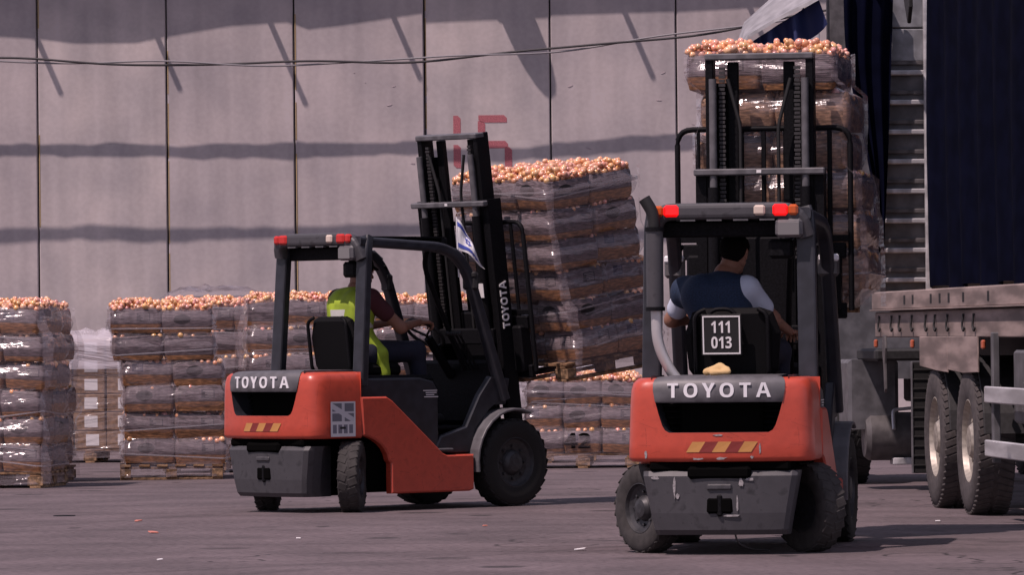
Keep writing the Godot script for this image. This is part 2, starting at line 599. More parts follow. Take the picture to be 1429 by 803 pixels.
# joints in the forklift's own frame: x right, y up, -z ahead
func driver(called: String, label: String, xf: Transform3D, J: Dictionary, look: Dictionary) -> void:
	var o := thing(called, label, "person", xf)
	var st := ST()
	var body := []
	var torso := [[J.hipL, J.hipR, 0.115, 0.115], [J.pelvis, J.waist, 0.12, 0.115], [J.waist + Vector3(-0.05, 0, 0), J.chest + Vector3(-0.075, 0, 0), 0.105, 0.115], [J.waist + Vector3(0.05, 0, 0), J.chest + Vector3(0.075, 0, 0), 0.105, 0.115], [J.chest, J.neck, 0.11, 0.06], [J.shL, J.shR, 0.062, 0.062]]
	var legs := [[J.hipL, J.kneeL, 0.09, 0.062], [J.hipR, J.kneeR, 0.09, 0.062], [J.kneeL, J.ankL, 0.058, 0.04], [J.kneeR, J.ankR, 0.058, 0.04]]
	var up := [[J.shL, J.elL, 0.058, 0.043], [J.shR, J.elR, 0.058, 0.043]]
	var fore := [[J.elL, J.wrL, 0.041, 0.027], [J.elR, J.wrR, 0.041, 0.027]]
	body.append_array(torso); body.append_array(legs); body.append_array(up); body.append_array(fore)
	body.append([J.neck, J.head - Vector3(0, 0.06, 0), 0.056, 0.054])
	net(st, body, 0.014, 0.04)
	# the head, finer: skull, face, jaw, nose, brow, lips, chin, ears
	var F: Vector3 = J.face
	var R := F.cross(Vector3.UP).normalized()
	var U := R.cross(F).normalized()
	var H: Vector3 = J.head
	var hb := [[H - F * 0.025 + U * 0.03, H + F * 0.02 + U * 0.035, 0.078, 0.074], [H + F * 0.03 - U * 0.02, H + F * 0.035 - U * 0.055, 0.058, 0.042], [H - U * 0.05 - R * 0.04, H - U * 0.085 + F * 0.05, 0.03, 0.025], [H - U * 0.05 + R * 0.04, H - U * 0.085 + F * 0.05, 0.03, 0.025], [H - U * 0.02 - F * 0.03, J.neck, 0.055, 0.055],
		[H + F * 0.088 + U * 0.005, H + F * 0.108 - U * 0.032, 0.008, 0.013], [H + F * 0.09 - U * 0.034 - R * 0.012, H + F * 0.09 - U * 0.034 + R * 0.012, 0.009, 0.009], [H + F * 0.082 + U * 0.022 - R * 0.035, H + F * 0.082 + U * 0.022 + R * 0.035, 0.012, 0.012], [H + F * 0.086 - U * 0.058 - R * 0.016, H + F * 0.086 - U * 0.058 + R * 0.016, 0.009, 0.009], [H + F * 0.086 - U * 0.07 - R * 0.012, H + F * 0.086 - U * 0.07 + R * 0.012, 0.009, 0.009], [H + F * 0.075 - U * 0.098, H + F * 0.08 - U * 0.094, 0.018, 0.014],
		[H - F * 0.012 + R * 0.078 + U * 0.015, H - F * 0.008 + R * 0.074 - U * 0.03, 0.014, 0.009], [H - F * 0.012 - R * 0.078 + U * 0.015, H - F * 0.008 - R * 0.074 - U * 0.03, 0.014, 0.009]]
	net(st, hb, 0.006, 0.016)
	net(st, hand_bones(J.wrL, J.hdL, J.pmL, J.thL, look.curl), 0.004, 0.008)
	net(st, hand_bones(J.wrR, J.hdR, J.pmR, J.thR, look.curl), 0.004, 0.008)
	put(st, "body", M.skin, o)
	for s in [-1.0, 1.0]:
		st = ST()
		ball(st, H + F * 0.083 + U * 0.004 + R * 0.031 * s, Vector3.ONE * 0.011, 8, 6)
		put(st, "eye", M.white, o)
	# clothing
	var grow := func(a: Array, by: float) -> Array:
		var r := []
		for b in a: r.append([b[0], b[1], b[2] + by, b[3] + by])
		return r
	st = ST()
	var tr: Array = grow.call(legs, 0.014)
	tr.append([J.hipL, J.hipR, 0.13, 0.13])
	tr.append([J.pelvis, J.pelvis.lerp(J.waist, 0.35), 0.13, 0.125])
	net(st, tr, 0.015, 0.035)
	put(st, "trousers", M.jeans, o)
	st = ST()
	var sh: Array = grow.call(torso.slice(1, 4), 0.012)
	sh.append_array(grow.call([torso[5]], 0.014))
	sh.append([J.chest, J.chest.lerp(J.neck, 0.85), 0.12, 0.07])
	for s in [[J.shL, J.elL], [J.shR, J.elR]]: sh.append([s[0], s[0].lerp(s[1], look.sleeve), 0.075, 0.066])
	net(st, sh, 0.014, 0.03)
	put(st, "shirt", look.shirt, o)
	st = ST()
	var ve: Array = grow.call(torso.slice(1, 4), 0.027)
	ve.append([J.chest, J.chest.lerp(J.neck, 0.55), 0.135, 0.085])
	ve.append([J.shL.lerp(J.shR, -0.02 if not look.hem else 0.1), J.shL.lerp(J.shR, 0.86), 0.09 if not look.hem else 0.083, 0.083])
	if not look.hem: ve.append([J.shL, J.shL.lerp(J.elL, 0.2), 0.085, 0.078])
	if look.hem: ve.append([J.waist + Vector3(0.06, -0.03, -0.02), J.pelvis + Vector3(0.19, -0.02, -0.1), 0.12, 0.06]); ve.append([J.pelvis + Vector3(0.19, -0.02, -0.1), J.pelvis + Vector3(0.215, -0.17, -0.13), 0.06, 0.045]); ve.append([J.waist + Vector3(-0.06, -0.03, -0.02), J.pelvis + Vector3(-0.16, -0.1, -0.05), 0.12, 0.05])
	net(st, ve, 0.014, 0.035)
	var vest := put(st, "vest", look.vest, o)
	if look.hem:
		for y in [0.25, 0.75]:
			st = ST()
			var c: Vector3 = J.waist.lerp(J.chest, y)
			var ring := []
			for i in 25:
				var t := TAU * i / 24
				ring.append(c + Vector3(cos(t) * 0.192, 0, sin(t) * 0.147))
			sweep(st, ring, [Vector2(0.006, 0.025), Vector2(-0.004, 0.025), Vector2(-0.004, -0.025), Vector2(0.006, -0.025)])
			put(st, "reflective_band", M.reflect, vest)
	for s in [[J.ankL, J.toeL], [J.ankR, J.toeR]]:
		st = ST()
		net(st, [[s[0] + Vector3(0, -0.03, 0.03), s[0] + Vector3(0, 0.02, 0), 0.045, 0.052], [s[0] + Vector3(0, -0.045, 0.02), s[1], 0.042, 0.036]], 0.009, 0.03)
		put(st, "shoe", M.black, o)
	st = ST()
	net(st, [[H - F * 0.028 + U * 0.035, H + F * 0.018 + U * 0.044, 0.087, 0.08], [H - F * 0.05 - U * 0.01, H - F * 0.04 - U * 0.05, 0.062, 0.045]], 0.008, 0.02)
	put(st, "hair" if not look.cap else "cap", M.hair, o)
	if look.cap:
		st = ST()
		net(st, [[H + F * 0.07 + U * 0.045 - R * 0.045, H + F * 0.14 + U * 0.03 - R * 0.02, 0.011, 0.008], [H + F * 0.07 + U * 0.045 + R * 0.045, H + F * 0.14 + U * 0.03 + R * 0.02, 0.011, 0.008], [H + F * 0.08 + U * 0.05, H + F * 0.15 + U * 0.032, 0.011, 0.008]], 0.006, 0.02)
		put(st, "cap_peak", M.hair, o)

# ------------------------------------------------------------------ forklift
const AXLE := Basis(Vector3(0, 1, 0), Vector3(1, 0, 0), Vector3(0, 0, -1))   # turns a lathe's axis to +x

func wheel(parent: Node, pos: Vector3, R: float, W: float, side: float, steer: float, tyre_m: Material, rim_m: Material, lugs: int) -> void:
	var n := group(parent, "wheel", Transform3D(Basis(Vector3.UP, steer) * Basis(Vector3.UP, 0.0 if side > 0 else PI), pos))
	var fr := Transform3D(AXLE, Vector3.ZERO)
	var st := ST()
	lathe(st, [Vector2(0.56 * R, -0.42 * W), Vector2(0.62 * R, -0.47 * W), Vector2(0.8 * R, -0.5 * W), Vector2(0.93 * R, -0.47 * W), Vector2(0.985 * R, -0.38 * W), Vector2(0.985 * R, 0.38 * W), Vector2(0.93 * R, 0.47 * W), Vector2(0.8 * R, 0.5 * W), Vector2(0.62 * R, 0.47 * W), Vector2(0.56 * R, 0.42 * W)], fr, 40, true)
	for i in lugs:
		var a := TAU * i / lugs
		for s in [-1.0, 1.0]:
			var aa: float = a + (PI / lugs if s > 0 else 0.0)
			var b := Basis(Vector3.RIGHT, aa) * Basis(Vector3.UP, 0.35 * s)
			box(st, Basis(Vector3.RIGHT, aa) * Vector3(0.24 * W * s, R * 0.979, 0), Vector3(W * 0.42, R * 0.034, TAU * R / lugs * 0.78), 0.004, b)
	put(st, "tyre", tyre_m, n)
	st = ST()
	lathe(st, [Vector2(0.001, -0.3 * W), Vector2(0.56 * R, -0.4 * W), Vector2(0.585 * R, 0.42 * W), Vector2(0.555 * R, 0.44 * W), Vector2(0.52 * R, 0.30 * W), Vector2(0.44 * R, 0.22 * W), Vector2(0.30 * R, 0.18 * W), Vector2(0.26 * R, 0.30 * W), Vector2(0.20 * R, 0.42 * W), Vector2(0.10 * R, 0.45 * W), Vector2(0.001, 0.45 * W)], fr, 32)
	for i in 8:
		var b := Basis(Vector3.RIGHT, TAU * i / 8)
		lathe(st, [Vector2(0.035 * R, 0.15 * W), Vector2(0.035 * R, 0.27 * W), Vector2(0.001, 0.29 * W)], Transform3D(AXLE, b * Vector3(0, 0.37 * R, 0)), 6)
	put(st, "rim", rim_m, n)

func plan(s: float, inset: float, k: float) -> Vector3:       # outline of the counterweight seen from above
	var a := absf(s)
	var x := 0.0
	var z := 0.0
	if a < 0.55:
		x = a / 0.55 * 0.46
		z = 1.29 - 0.065 * pow(x / 0.46, 2.0)
	elif a < 0.8:
		var t := (a - 0.55) / 0.25 * PI / 2
		x = 0.46 + 0.10 * sin(t)
		z = 1.10 + 0.125 * cos(t)
	else:
		x = 0.56
		z = lerpf(1.10, 0.76, (a - 0.8) / 0.2)
	x = (x - inset * minf(1.0, a / 0.6)) * k
	return Vector3(x * signf(s), 0, z - (inset if a < 0.8 else inset * (1.0 - (a - 0.8) / 0.2)))

func counterweight(o: Node, chips: bool) -> void:
	# rows of height, inset, half-width of the middle and whether the middle is open
	var rows := [[0.555, 0.02, 0.30, 0], [0.565, 0.005, 0.30, 0], [0.585, 0.0, 0.30, 0], [0.66, 0.0, 0.30, 0], [0.728, 0.0, 0.30, 1], [0.742, 0.0, 0.325, 1], [0.77, 0.0, 0.343, 1], [0.84, 0.0, 0.368, 1], [0.913, 0.0, 0.39, 1], [0.98, 0.003, 0.405, 1], [1.02, 0.012, 0.415, 1], [1.042, 0.03, 0.42, 1], [1.052, 0.055, 0.424, 1]]
	var P := func(s: float, r: Array) -> Vector3:
		var v := plan(s, r[1], 1.0 - 0.035 * (r[0] - 0.55) / 0.5)
		v.y = r[0]
		return v
	var n1 := 16
	var n2 := 14
	var st := ST()
	var cheek := ST()
	for i in rows.size() - 1:
		var a: Array = rows[i]
		var b: Array = rows[i + 1]
		var wa: float = a[2] * 1.196
		var wb: float = b[2] * 1.196
		for side in [-1.0, 1.0]:
			for j in n1:
				var t0 := float(j) / n1
				var t1 := float(j + 1) / n1
				var p: Vector3 = P.call(side * lerpf(wa, 1.0, t0), a)
				var q: Vector3 = P.call(side * lerpf(wa, 1.0, t1), a)
				var r: Vector3 = P.call(side * lerpf(wb, 1.0, t1), b)
				var u: Vector3 = P.call(side * lerpf(wb, 1.0, t0), b)
				if side > 0: quad(st, p, q, r, u, 1)
				else: quad(st, q, p, u, r, 1)
			if a[3] == 1:       # the cheek that turns into the opening
				var p: Vector3 = P.call(side * wa, a)
				var u: Vector3 = P.call(side * wb, b)
				var back := Vector3(-0.02 * side, 0.0, -0.22)
				if side > 0: quad(cheek, p, u, u + back, p + back, 2)
				else: quad(cheek, u, p, p + back, u + back, 2)
		if a[3] == 0:
			for j in n2:
				var t0 := -1.0 + 2.0 * j / n2
				var t1 := -1.0 + 2.0 * (j + 1) / n2
				quad(st, P.call(t0 * wa, a), P.call(t1 * wa, a), P.call(t1 * wb, b), P.call(t0 * wb, b), 1)
	var top: Array = rows[-1]
	for side in [-1.0, 1.0]:     # tops of the two horns
		for j in n1:
			var p: Vector3 = P.call(side * lerpf(top[2] * 1.196, 1.0, float(j) / n1), top)
			var q: Vector3 = P.call(side * lerpf(top[2] * 1.196, 1.0, float(j + 1) / n1), top)
			var c := Vector3(side * 0.43, top[0], 0.78)
			if side > 0: tri(st, c, p, q, 1)
			else: tri(st, c, q, p, 1)
	var lip: Array = rows[4]
	for j in n2:                 # floor of the opening
		var p: Vector3 = P.call((-1.0 + 2.0 * j / n2) * lip[2] * 1.196, lip)
		var q: Vector3 = P.call((-1.0 + 2.0 * (j + 1) / n2) * lip[2] * 1.196, lip)
		quad(cheek, p, q, q + Vector3(0, 0, -0.2), p + Vector3(0, 0, -0.2))
	for j in 32:                 # underside
		var p: Vector3 = P.call(-1.0 + j / 16.0, rows[0])
		var q: Vector3 = P.call(-1.0 + (j + 1) / 16.0, rows[0])
		tri(st, Vector3(0, 0.555, 0.76), q, p)
	for side in [-1.0, 1.0]:     # front closing walls
		quad(st, Vector3(0.55 * side, 0.555, 0.76), Vector3(0.35 * side, 0.555, 0.76), Vector3(0.35 * side, 1.05, 0.76), Vector3(0.55 * side, 1.05, 0.76))
	put(st, "counterweight", M.orange, o)
	# grille in the opening
	var gr := group(o, "grille")
	st = ST()
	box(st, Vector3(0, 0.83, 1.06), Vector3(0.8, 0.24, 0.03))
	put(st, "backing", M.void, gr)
	put(cheek, "surround", M.steel_blue, gr)
	for i in 5: pbox(gr, "slat", M.dark, Vector3(0, 0.755 + i * 0.035, 1.085), Vector3(0.72, 0.008, 0.04), 0.0, Basis(Vector3.RIGHT, 0.5))
	# grey panel with the raised letters, running on as the hood
	st = ST()
	var pr := [[0.906, 0.0, 0.386], [0.913, -0.006, 0.387], [0.98, -0.003, 0.403], [1.02, 0.007, 0.413], [1.046, 0.024, 0.42], [1.058, 0.05, 0.424], [1.062, 0.09, 0.424]]
	for i in pr.size() - 1:
		for j in n2:
			var t0 := -1.0 + 2.0 * j / n2
			var t1 := -1.0 + 2.0 * (j + 1) / n2
			var a: float = pr[i][2] * 1.196
			var b: float = pr[i + 1][2] * 1.196
			quad(st, P.call(t0 * a, pr[i]), P.call(t1 * a, pr[i]), P.call(t1 * b, pr[i + 1]), P.call(t0 * b, pr[i + 1]), 1)
	for j in n2:
		var a: float = pr[-1][2] * 1.196
		var p: Vector3 = P.call((-1.0 + 2.0 * j / n2) * a, pr[-1])
		var q: Vector3 = P.call((-1.0 + 2.0 * (j + 1) / n2) * a, pr[-1])
		quad(st, p, q, Vector3(q.x, 1.066, 0.62), Vector3(p.x, 1.066, 0.62), 1)
		p = P.call((-1.0 + 2.0 * j / n2) * pr[0][2] * 1.196, pr[0])
		q = P.call((-1.0 + 2.0 * (j + 1) / n2) * pr[0][2] * 1.196, pr[0])
		quad(st, p + Vector3(0, 0, -0.16), q + Vector3(0, 0, -0.16), q, p)
	for side in [-1.0, 1.0]:
		var p := Vector3(0.409 * side, 1.066, 1.2)
		quad(st, p, Vector3(0.409 * side, 0.98, 1.2), Vector3(0.409 * side, 0.98, 0.62), Vector3(0.409 * side, 1.066, 0.62))
	var panel := put(st, "rear_panel", M.midgrey, o)
	var word := "TOYOTA"
	for i in 6:
		var x := (i - 2.5) * 0.108
		var ang := atan(2 * 0.065 * x / (0.46 * 0.46))
		letters(panel, "letter", word[i], 0.086, M.letter, Transform3D(Basis(Vector3.UP, ang) * Basis(Vector3.RIGHT, -0.03), Vector3(x, 0.977, 1.2945 - 0.065 * pow(x / 0.46, 2))), 0.008, 1.12)
	# warning stripes
	for i in 5:
		var x := -0.155 + i * 0.0775
		st = ST()
		var q := []
		for c in [[-0.039, 0], [0.039, 0], [0.039 + 0.04, 1], [-0.039 + 0.04, 1]]:
			var xx: float = x + c[0]
			q.append(Vector3(xx, 0.612 + c[1] * 0.062, 1.294 - 0.065 * pow(xx / 0.46, 2)))
		quad(st, q[0], q[1], q[2], q[3])
		put(st, "warning_stripe", M.yellow if i % 2 == 0 else M.darkred, o)
	# lower grey casting: dark waist, chin, slots
	st = ST()
	var rings := []
	for r in [[0.12, 0.06], [0.15, 0.035], [0.25, 0.02], [0.47, 0.008], [0.5, 0.03]]:
		var ring := PackedVector3Array()
		for j in 25:
			var s := -1.0 + j / 12.0
			var a := absf(s)
			var x := 0.0
			var z := 1.27
			if a < 0.7: x = a / 0.7 * 0.37; z = 1.27 - 0.03 * pow(a / 0.7, 2)
			elif a < 0.9:
				var t := (a - 0.7) / 0.2 * PI / 2
				x = 0.37 + 0.06 * sin(t); z = 1.18 + 0.06 * cos(t)
			else: x = 0.43; z = lerpf(1.18, 1.08, (a - 0.9) / 0.1)
			ring.append(Vector3(x * signf(s) * lerpf(0.93, 1.09, clampf((r[0] - 0.12) / 0.36, 0.0, 1.0)), r[0], z - r[1]))
		ring.append(Vector3(0.36, r[0], 0.9))
		ring.append(Vector3(-0.36, r[0], 0.9))
		rings.append(ring)
	loft(st, rings, -1)
	var base := put(st, "counterweight_base", M.grey, o)
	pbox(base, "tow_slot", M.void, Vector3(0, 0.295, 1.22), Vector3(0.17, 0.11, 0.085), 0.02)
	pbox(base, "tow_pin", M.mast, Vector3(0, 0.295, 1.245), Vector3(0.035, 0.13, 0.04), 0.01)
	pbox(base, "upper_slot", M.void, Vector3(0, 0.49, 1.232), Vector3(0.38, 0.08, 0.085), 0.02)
	pbox(base, "ledge", M.grey, Vector3(0, 0.405, 1.255), Vector3(0.15, 0.035, 0.03), 0.008)
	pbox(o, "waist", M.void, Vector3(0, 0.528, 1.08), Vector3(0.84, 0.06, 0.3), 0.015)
	if chips:
		for c in [[-0.27, 0.4, 0.014, 0.1], [-0.25, 0.35, 0.022, 0.03], [0.13, 0.43, 0.022, 0.05], [0.18, 0.45, 0.06, 0.016], [0.07, 0.235, 0.09, 0.012], [-0.38, 0.46, 0.07, 0.02], [0.105, 0.3, 0.012, 0.08]]:
			st = ST()
			var p := []
			for k in 9: p.append(Vector2(c[2] * cos(TAU * k / 9) * rng.randf_range(0.3, 0.75), c[3] * sin(TAU * k / 9) * rng.randf_range(0.35, 0.75)))
			extr(st, p, Transform3D(Basis(), Vector3(c[0], c[1], 1.2525 + 0.012 * (0.47 - c[1]) / 0.22 * -1.0 + 0.012 - 0.03 * pow(c[0] / 0.37, 2))), 0.008)
			put(st, "bare_patch", M.chip, base)
		for c in [[-0.13, 0.572, 0.07, 0.012], [0.02, 0.575, 0.07, 0.014], [0.2, 0.58, 0.02, 0.02], [0.245, 0.63, 0.01, 0.075], [0.0, 0.712, 0.06, 0.009], [-0.44, 0.6, 0.014, 0.06]]:
			st = ST()
			var p := []
			for k in 9: p.append(Vector2(c[2] * cos(TAU * k / 9) * rng.randf_range(0.25, 0.7), c[3] * sin(TAU * k / 9) * rng.randf_range(0.3, 0.7)))
			extr(st, p, Transform3D(Basis(Vector3.UP, atan(0.61 * c[0])), Vector3(c[0], c[1], 1.2905 - 0.065 * pow(c[0] / 0.46, 2))), 0.006)
			put(st, "bare_patch", M.chip, o)

func forklift(label: String, xf: Transform3D, P: Dictionary) -> Node3D:
	var o := thing("forklift_truck", label, "forklift", xf, "red forklift trucks in the yard")
	counterweight(o, P.chips)
	var YZ := Basis(Vector3(0, 0, -1), Vector3(0, 1, 0), Vector3(1, 0, 0))   # a polygon's x runs ahead (-z), its y up
	var st := ST()
	# chassis core
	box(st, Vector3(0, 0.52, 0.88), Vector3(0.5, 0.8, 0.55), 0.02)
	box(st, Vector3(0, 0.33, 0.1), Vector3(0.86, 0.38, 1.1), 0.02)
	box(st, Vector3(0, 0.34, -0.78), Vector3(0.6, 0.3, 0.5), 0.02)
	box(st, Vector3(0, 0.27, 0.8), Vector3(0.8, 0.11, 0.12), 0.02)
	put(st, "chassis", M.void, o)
	for s in [-1.0, 1.0]:
		# orange side frame, seen from the side: arch at the rear, sloping step ahead
		st = ST()
		var poly := [Vector2(-0.765, 0.862), Vector2(-0.51, 0.862), Vector2(-0.45, 0.83), Vector2(0.06, 0.425), Vector2(0.10, 0.41), Vector2(0.375, 0.41), Vector2(0.375, 0.145), Vector2(0.33, 0.13), Vector2(-0.47, 0.13), Vector2(-0.47, 0.36)]
		for i in 7:
			var t := PI * 0.03 + PI * 0.40 * i / 6
			poly.append(Vector2(-0.82 + 0.33 * cos(t), 0.36 + 0.22 * sin(t)))
		extr(st, poly, Transform3D(YZ, Vector3(0.525 * s, 0, 0)), 0.075, 0.012)
		put(st, "side_frame", M.orange, o)
		# engine cover flank and cowl
		st = ST()
		extr(st, [Vector2(-0.78, 0.80), Vector2(-0.78, 1.0), Vector2(-0.1, 1.0), Vector2(0.04, 0.97), Vector2(0.09, 0.9), Vector2(0.09, 0.43), Vector2(-0.5, 0.7)], Transform3D(YZ, Vector3(0.455 * s, 0, 0)), 0.05, 0.015)
		var flank := put(st, "side_cover", M.steel_blue, o)
		for k in 4:
			pbox(flank, "printed_line", M.label, Vector3(0.4815 * s, 0.9 - k * 0.016, -0.0 - 0.01 * (k % 2)), Vector3(0.003, 0.0065, 0.14 - 0.03 * (k % 3)), 0.0)
		st = ST()
		extr(st, [Vector2(0.02, 0.42), Vector2(0.4, 0.42), Vector2(0.46, 0.6), Vector2(0.6, 0.74), Vector2(0.66, 0.78), Vector2(0.78, 0.78), Vector2(0.82, 0.98), Vector2(0.62, 1.0), Vector2(0.5, 0.86), Vector2(0.36, 0.62), Vector2(0.1, 0.55)], Transform3D(YZ, Vector3(0.46 * s, 0, 0)), 0.06, 0.01)
		put(st, "front_cowl", M.steel_blue, o)
		pbox(o, "step", M.midgrey, Vector3(0.5 * s, 0.45, -0.02), Vector3(0.11, 0.02, 0.3))
		# front mudguard
		st = ST()
		var path := []
		for i in 11:
			var t := lerpf(-0.18, PI * 0.62, i / 10.0)
			path.append(Vector3(0.49 * s, 0.345 + 0.4 * sin(t), -0.8 + 0.4 * cos(t)))
		sweep(st, path, rrect(0.022, 0.2, 0.009, 2), Vector3.RIGHT, -1)
		put(st, "front_mudguard", M.midgrey, o)
	# engine cover, seat deck, floor, dashboard
	pbox(o, "engine_cover", M.dark, Vector3(0, 0.85, 0.33), Vector3(0.88, 0.34, 0.86), 0.03)
	pbox(o, "floor_plate", M.dark, Vector3(0, 0.61, -0.4), Vector3(0.84, 0.03, 0.75), 0.01)
	pbox(o, "dashboard", M.dark, Vector3(0, 0.87, -0.72), Vector3(0.8, 0.5, 0.16), 0.03, Basis(Vector3.RIGHT, -0.12))
	var col := ptube(o, "steering_column", M.dark, [Vector3(0.0, 1.0, -0.66), Vector3(0, 1.3, -0.42)], 0.035)
	st = ST()
	var ring := []
	for i in 25:
		var t := TAU * i / 24
		ring.append(Vector3(0, 1.335, -0.385) + Vector3(cos(t) * 0.165, sin(t) * 0.165 * 0.62, sin(t) * 0.165 * 0.78))
	tube(st, ring, 0.014, 8)
	for i in 3:
		var t := TAU * i / 3 + 0.5
		tube(st, [Vector3(0, 1.315, -0.405), Vector3(0, 1.335, -0.385) + Vector3(cos(t) * 0.16, sin(t) * 0.16 * 0.62, sin(t) * 0.16 * 0.78)], 0.011, 6)
	put(st, "steering_wheel", M.black, col)
	for i in 4:
		var lv := ptube(o, "control_lever", M.mast, [Vector3(0.23 + i * 0.045, 1.05, -0.6), Vector3(0.25 + i * 0.045, 1.32, -0.4)], 0.009, 6)
		st = ST()
		ball(st, Vector3(0.25 + i * 0.045, 1.33, -0.395), Vector3.ONE * 0.02)
		put(st, "knob", M.black, lv)
	# seat
	var seat := group(o, "seat")
	pbox(seat, "cushion", M.seat, Vector3(0, 1.06, 0.27), Vector3(0.46, 0.11, 0.46), 0.035)
	pbox(seat, "seat_rail", M.mast, Vector3(0, 1.02, 0.3), Vector3(0.36, 0.05, 0.4), 0.01)
	st = ST()
	extr(st, [Vector2(-0.235, 0.0), Vector2(-0.2, -0.06), Vector2(0.2, -0.06), Vector2(0.235, 0.0), Vector2(0.25, 0.22), Vector2(0.21, 0.345), Vector2(0.15, 0.37), Vector2(-0.15, 0.37), Vector2(-0.21, 0.345), Vector2(-0.25, 0.22)], Transform3D(Basis(Vector3.RIGHT, 0.13) * Basis.from_scale(Vector3(1.16 if P.plate else 1.0, 1, 1)), Vector3(0, 1.1, 0.5)), 0.09, 0.03)
	put(st, "backrest", M.seat, seat)
	for x in [-0.2, 0.2]:
		st = ST()
		tube(st, bend([Vector3(x, 1.02, 0.46), Vector3(x * 1.1, 1.06, 0.57), Vector3(x * 1.1, 1.43, 0.615), Vector3(x * 0.8, 1.46, 0.6)], 0.04), 0.014, 6)
		put(st, "seat_frame", M.mast, seat)
	if P.plate:
		var pl := pbox(o, "licence_plate", M.black, Vector3(-0.055, 1.305, 0.645), Vector3(0.245, 0.25, 0.012), 0.004, Basis(Vector3.RIGHT, 0.1))
		for e in [[0, 0.112, 0.228, 0.008], [0, -0.112, 0.228, 0.008], [-0.11, 0, 0.008, 0.216], [0.11, 0, 0.008, 0.216]]:
			pbox(pl, "plate_border", M.label, Vector3(e[0], e[1], 0.008), Vector3(e[2], e[3], 0.005), 0.0)
		letters(pl, "plate_digits", "111", 0.07, M.label, Transform3D(Basis(), Vector3(0, 0.047, 0.008)), 0.005, 0.8)
		letters(pl, "plate_digits", "013", 0.07, M.label, Transform3D(Basis(), Vector3(0, -0.047, 0.008)), 0.005, 0.8)
		st = ST()
		tube(st, bend([Vector3(-0.17, 1.3, 0.62), Vector3(-0.13, 1.46, 0.61), Vector3(0.02, 1.46, 0.61), Vector3(0.06, 1.3, 0.62)], 0.06), 0.013, 8)
		put(st, "plate_bracket", M.mast, o)
		# cloth and gloves left on the hood
		st = ST()
		net(st, [[Vector3(-0.11, 1.085, 0.95), Vector3(-0.03, 1.11, 0.93), 0.022, 0.026], [Vector3(-0.03, 1.11, 0.93), Vector3(0.02, 1.1, 0.97), 0.024, 0.016], [Vector3(-0.07, 1.08, 0.98), Vector3(0.03, 1.085, 0.99), 0.018, 0.014]], 0.008, 0.02)
		put(st, "rag", M.rag, o)
	# overhead guard
	var gd := group(o, "overhead_guard")
	for s in [-1.0, 1.0]:
		st = ST()
		sweep(st, bend([Vector3(0.475 * s, 0.95, 0.7), Vector3(0.462 * s, 1.98, 0.63), Vector3(0.44 * s, 2.06, 0.60)], 0.06), rrect(0.07, 0.115, 0.015, 2), Vector3.RIGHT)
		put(st, "rear_pillar", M.steel_blue, gd)
		st = ST()
		sweep(st, bend([Vector3(0.455 * s, 2.03, 0.70), Vector3(0.465 * s, 1.985, -0.2), Vector3(0.474 * s, 1.86, -0.38), Vector3(0.485 * s, 0.82, -0.76)], 0.16, 7), rrect(0.075, 0.088, 0.022, 3), Vector3.RIGHT)
		put(st, "roof_rail", M.steel_blue, gd)
	st = ST()
	sweep(st, bend([Vector3(-0.455, 1.93, 0.66), Vector3(-0.44, 2.05, 0.7), Vector3(0.425, 2.05, 0.7), Vector3(0.47, 1.9, 0.66)], 0.11), rrect(0.1, 0.095, 0.03, 3), Vector3.FORWARD)
	put(st, "rear_beam", M.grey, gd)
	pbox(gd, "front_beam", M.dark, Vector3(0, 2.03, -0.22), Vector3(0.84, 0.06, 0.06))
	for i in 6: pbox(gd, "roof_bar", M.dark, Vector3(-0.32 + i * 0.128, 2.035, 0.23), Vector3(0.028, 0.05, 0.88), 0.006)
	pbox(gd, "roof_plate", M.dark, Vector3(0, 2.064, 0.22), Vector3(0.84, 0.012, 0.88), 0.0)
	pbox(gd, "rear_lintel", M.dark, Vector3(0, 1.945, 0.6), Vector3(0.86, 0.1, 0.05), 0.012)
	for i in 4: pbox(gd, "vent_rib", M.midgrey, Vector3(-0.24 + i * 0.16, 1.996, 0.735), Vector3(0.09, 0.01, 0.03), 0.0)
	for s in [-1.0, 1.0]:
		pbox(o, "tail_light", P.red, Vector3(0.33 * s - 0.01, 2.053, 0.738), Vector3(0.092, 0.072, 0.05), 0.014)
		pbox(o, "turn_signal", M.amber if P.plate else M.red_dim, Vector3(0.33 * s - 0.01 + 0.078 * s, 2.053, 0.736), Vector3(0.06, 0.066, 0.046), 0.014)
	pbox(o, "reversing_light", M.clear_lamp, Vector3(0.195, 2.053, 0.738), Vector3(0.07, 0.062, 0.05), 0.012)
	var wl := pbox(o, "work_light", M.midgrey, Vector3(0.37, 1.945, 0.69), Vector3(0.165, 0.115, 0.13), 0.02)
	pbox(wl, "lens", M.lens, Vector3(0, -0.005, 0.066), Vector3(0.13, 0.08, 0.01), 0.003)
	pbox(o, "alarm_box", M.dark, Vector3(0.31, 1.82, 0.62), Vector3(0.15, 0.12, 0.09), 0.02)
	# mirrors inside the front pillars
	for s in [-1.0, 1.0]:
		var mr := group(o, "mirror")
		ptube(mr, "mirror_arm", M.dark, [Vector3(0.42 * s, 1.86, -0.36), Vector3(0.47 * s, 1.78, -0.44)], 0.012, 6)
		var b := Basis(Vector3.UP, 0.25 * s)
		pbox(mr, "mirror_shell", M.tank if P.plate else M.black, Vector3(0.48 * s, 1.73, -0.43), Vector3(0.135, 0.14, 0.05), 0.018, b)
		pbox(mr, "mirror_cap", M.white if P.plate else M.black, Vector3(0.48 * s, 1.73, -0.43) + b * Vector3(0, 0.048, 0.012), Vector3(0.125, 0.045, 0.045), 0.01, b)
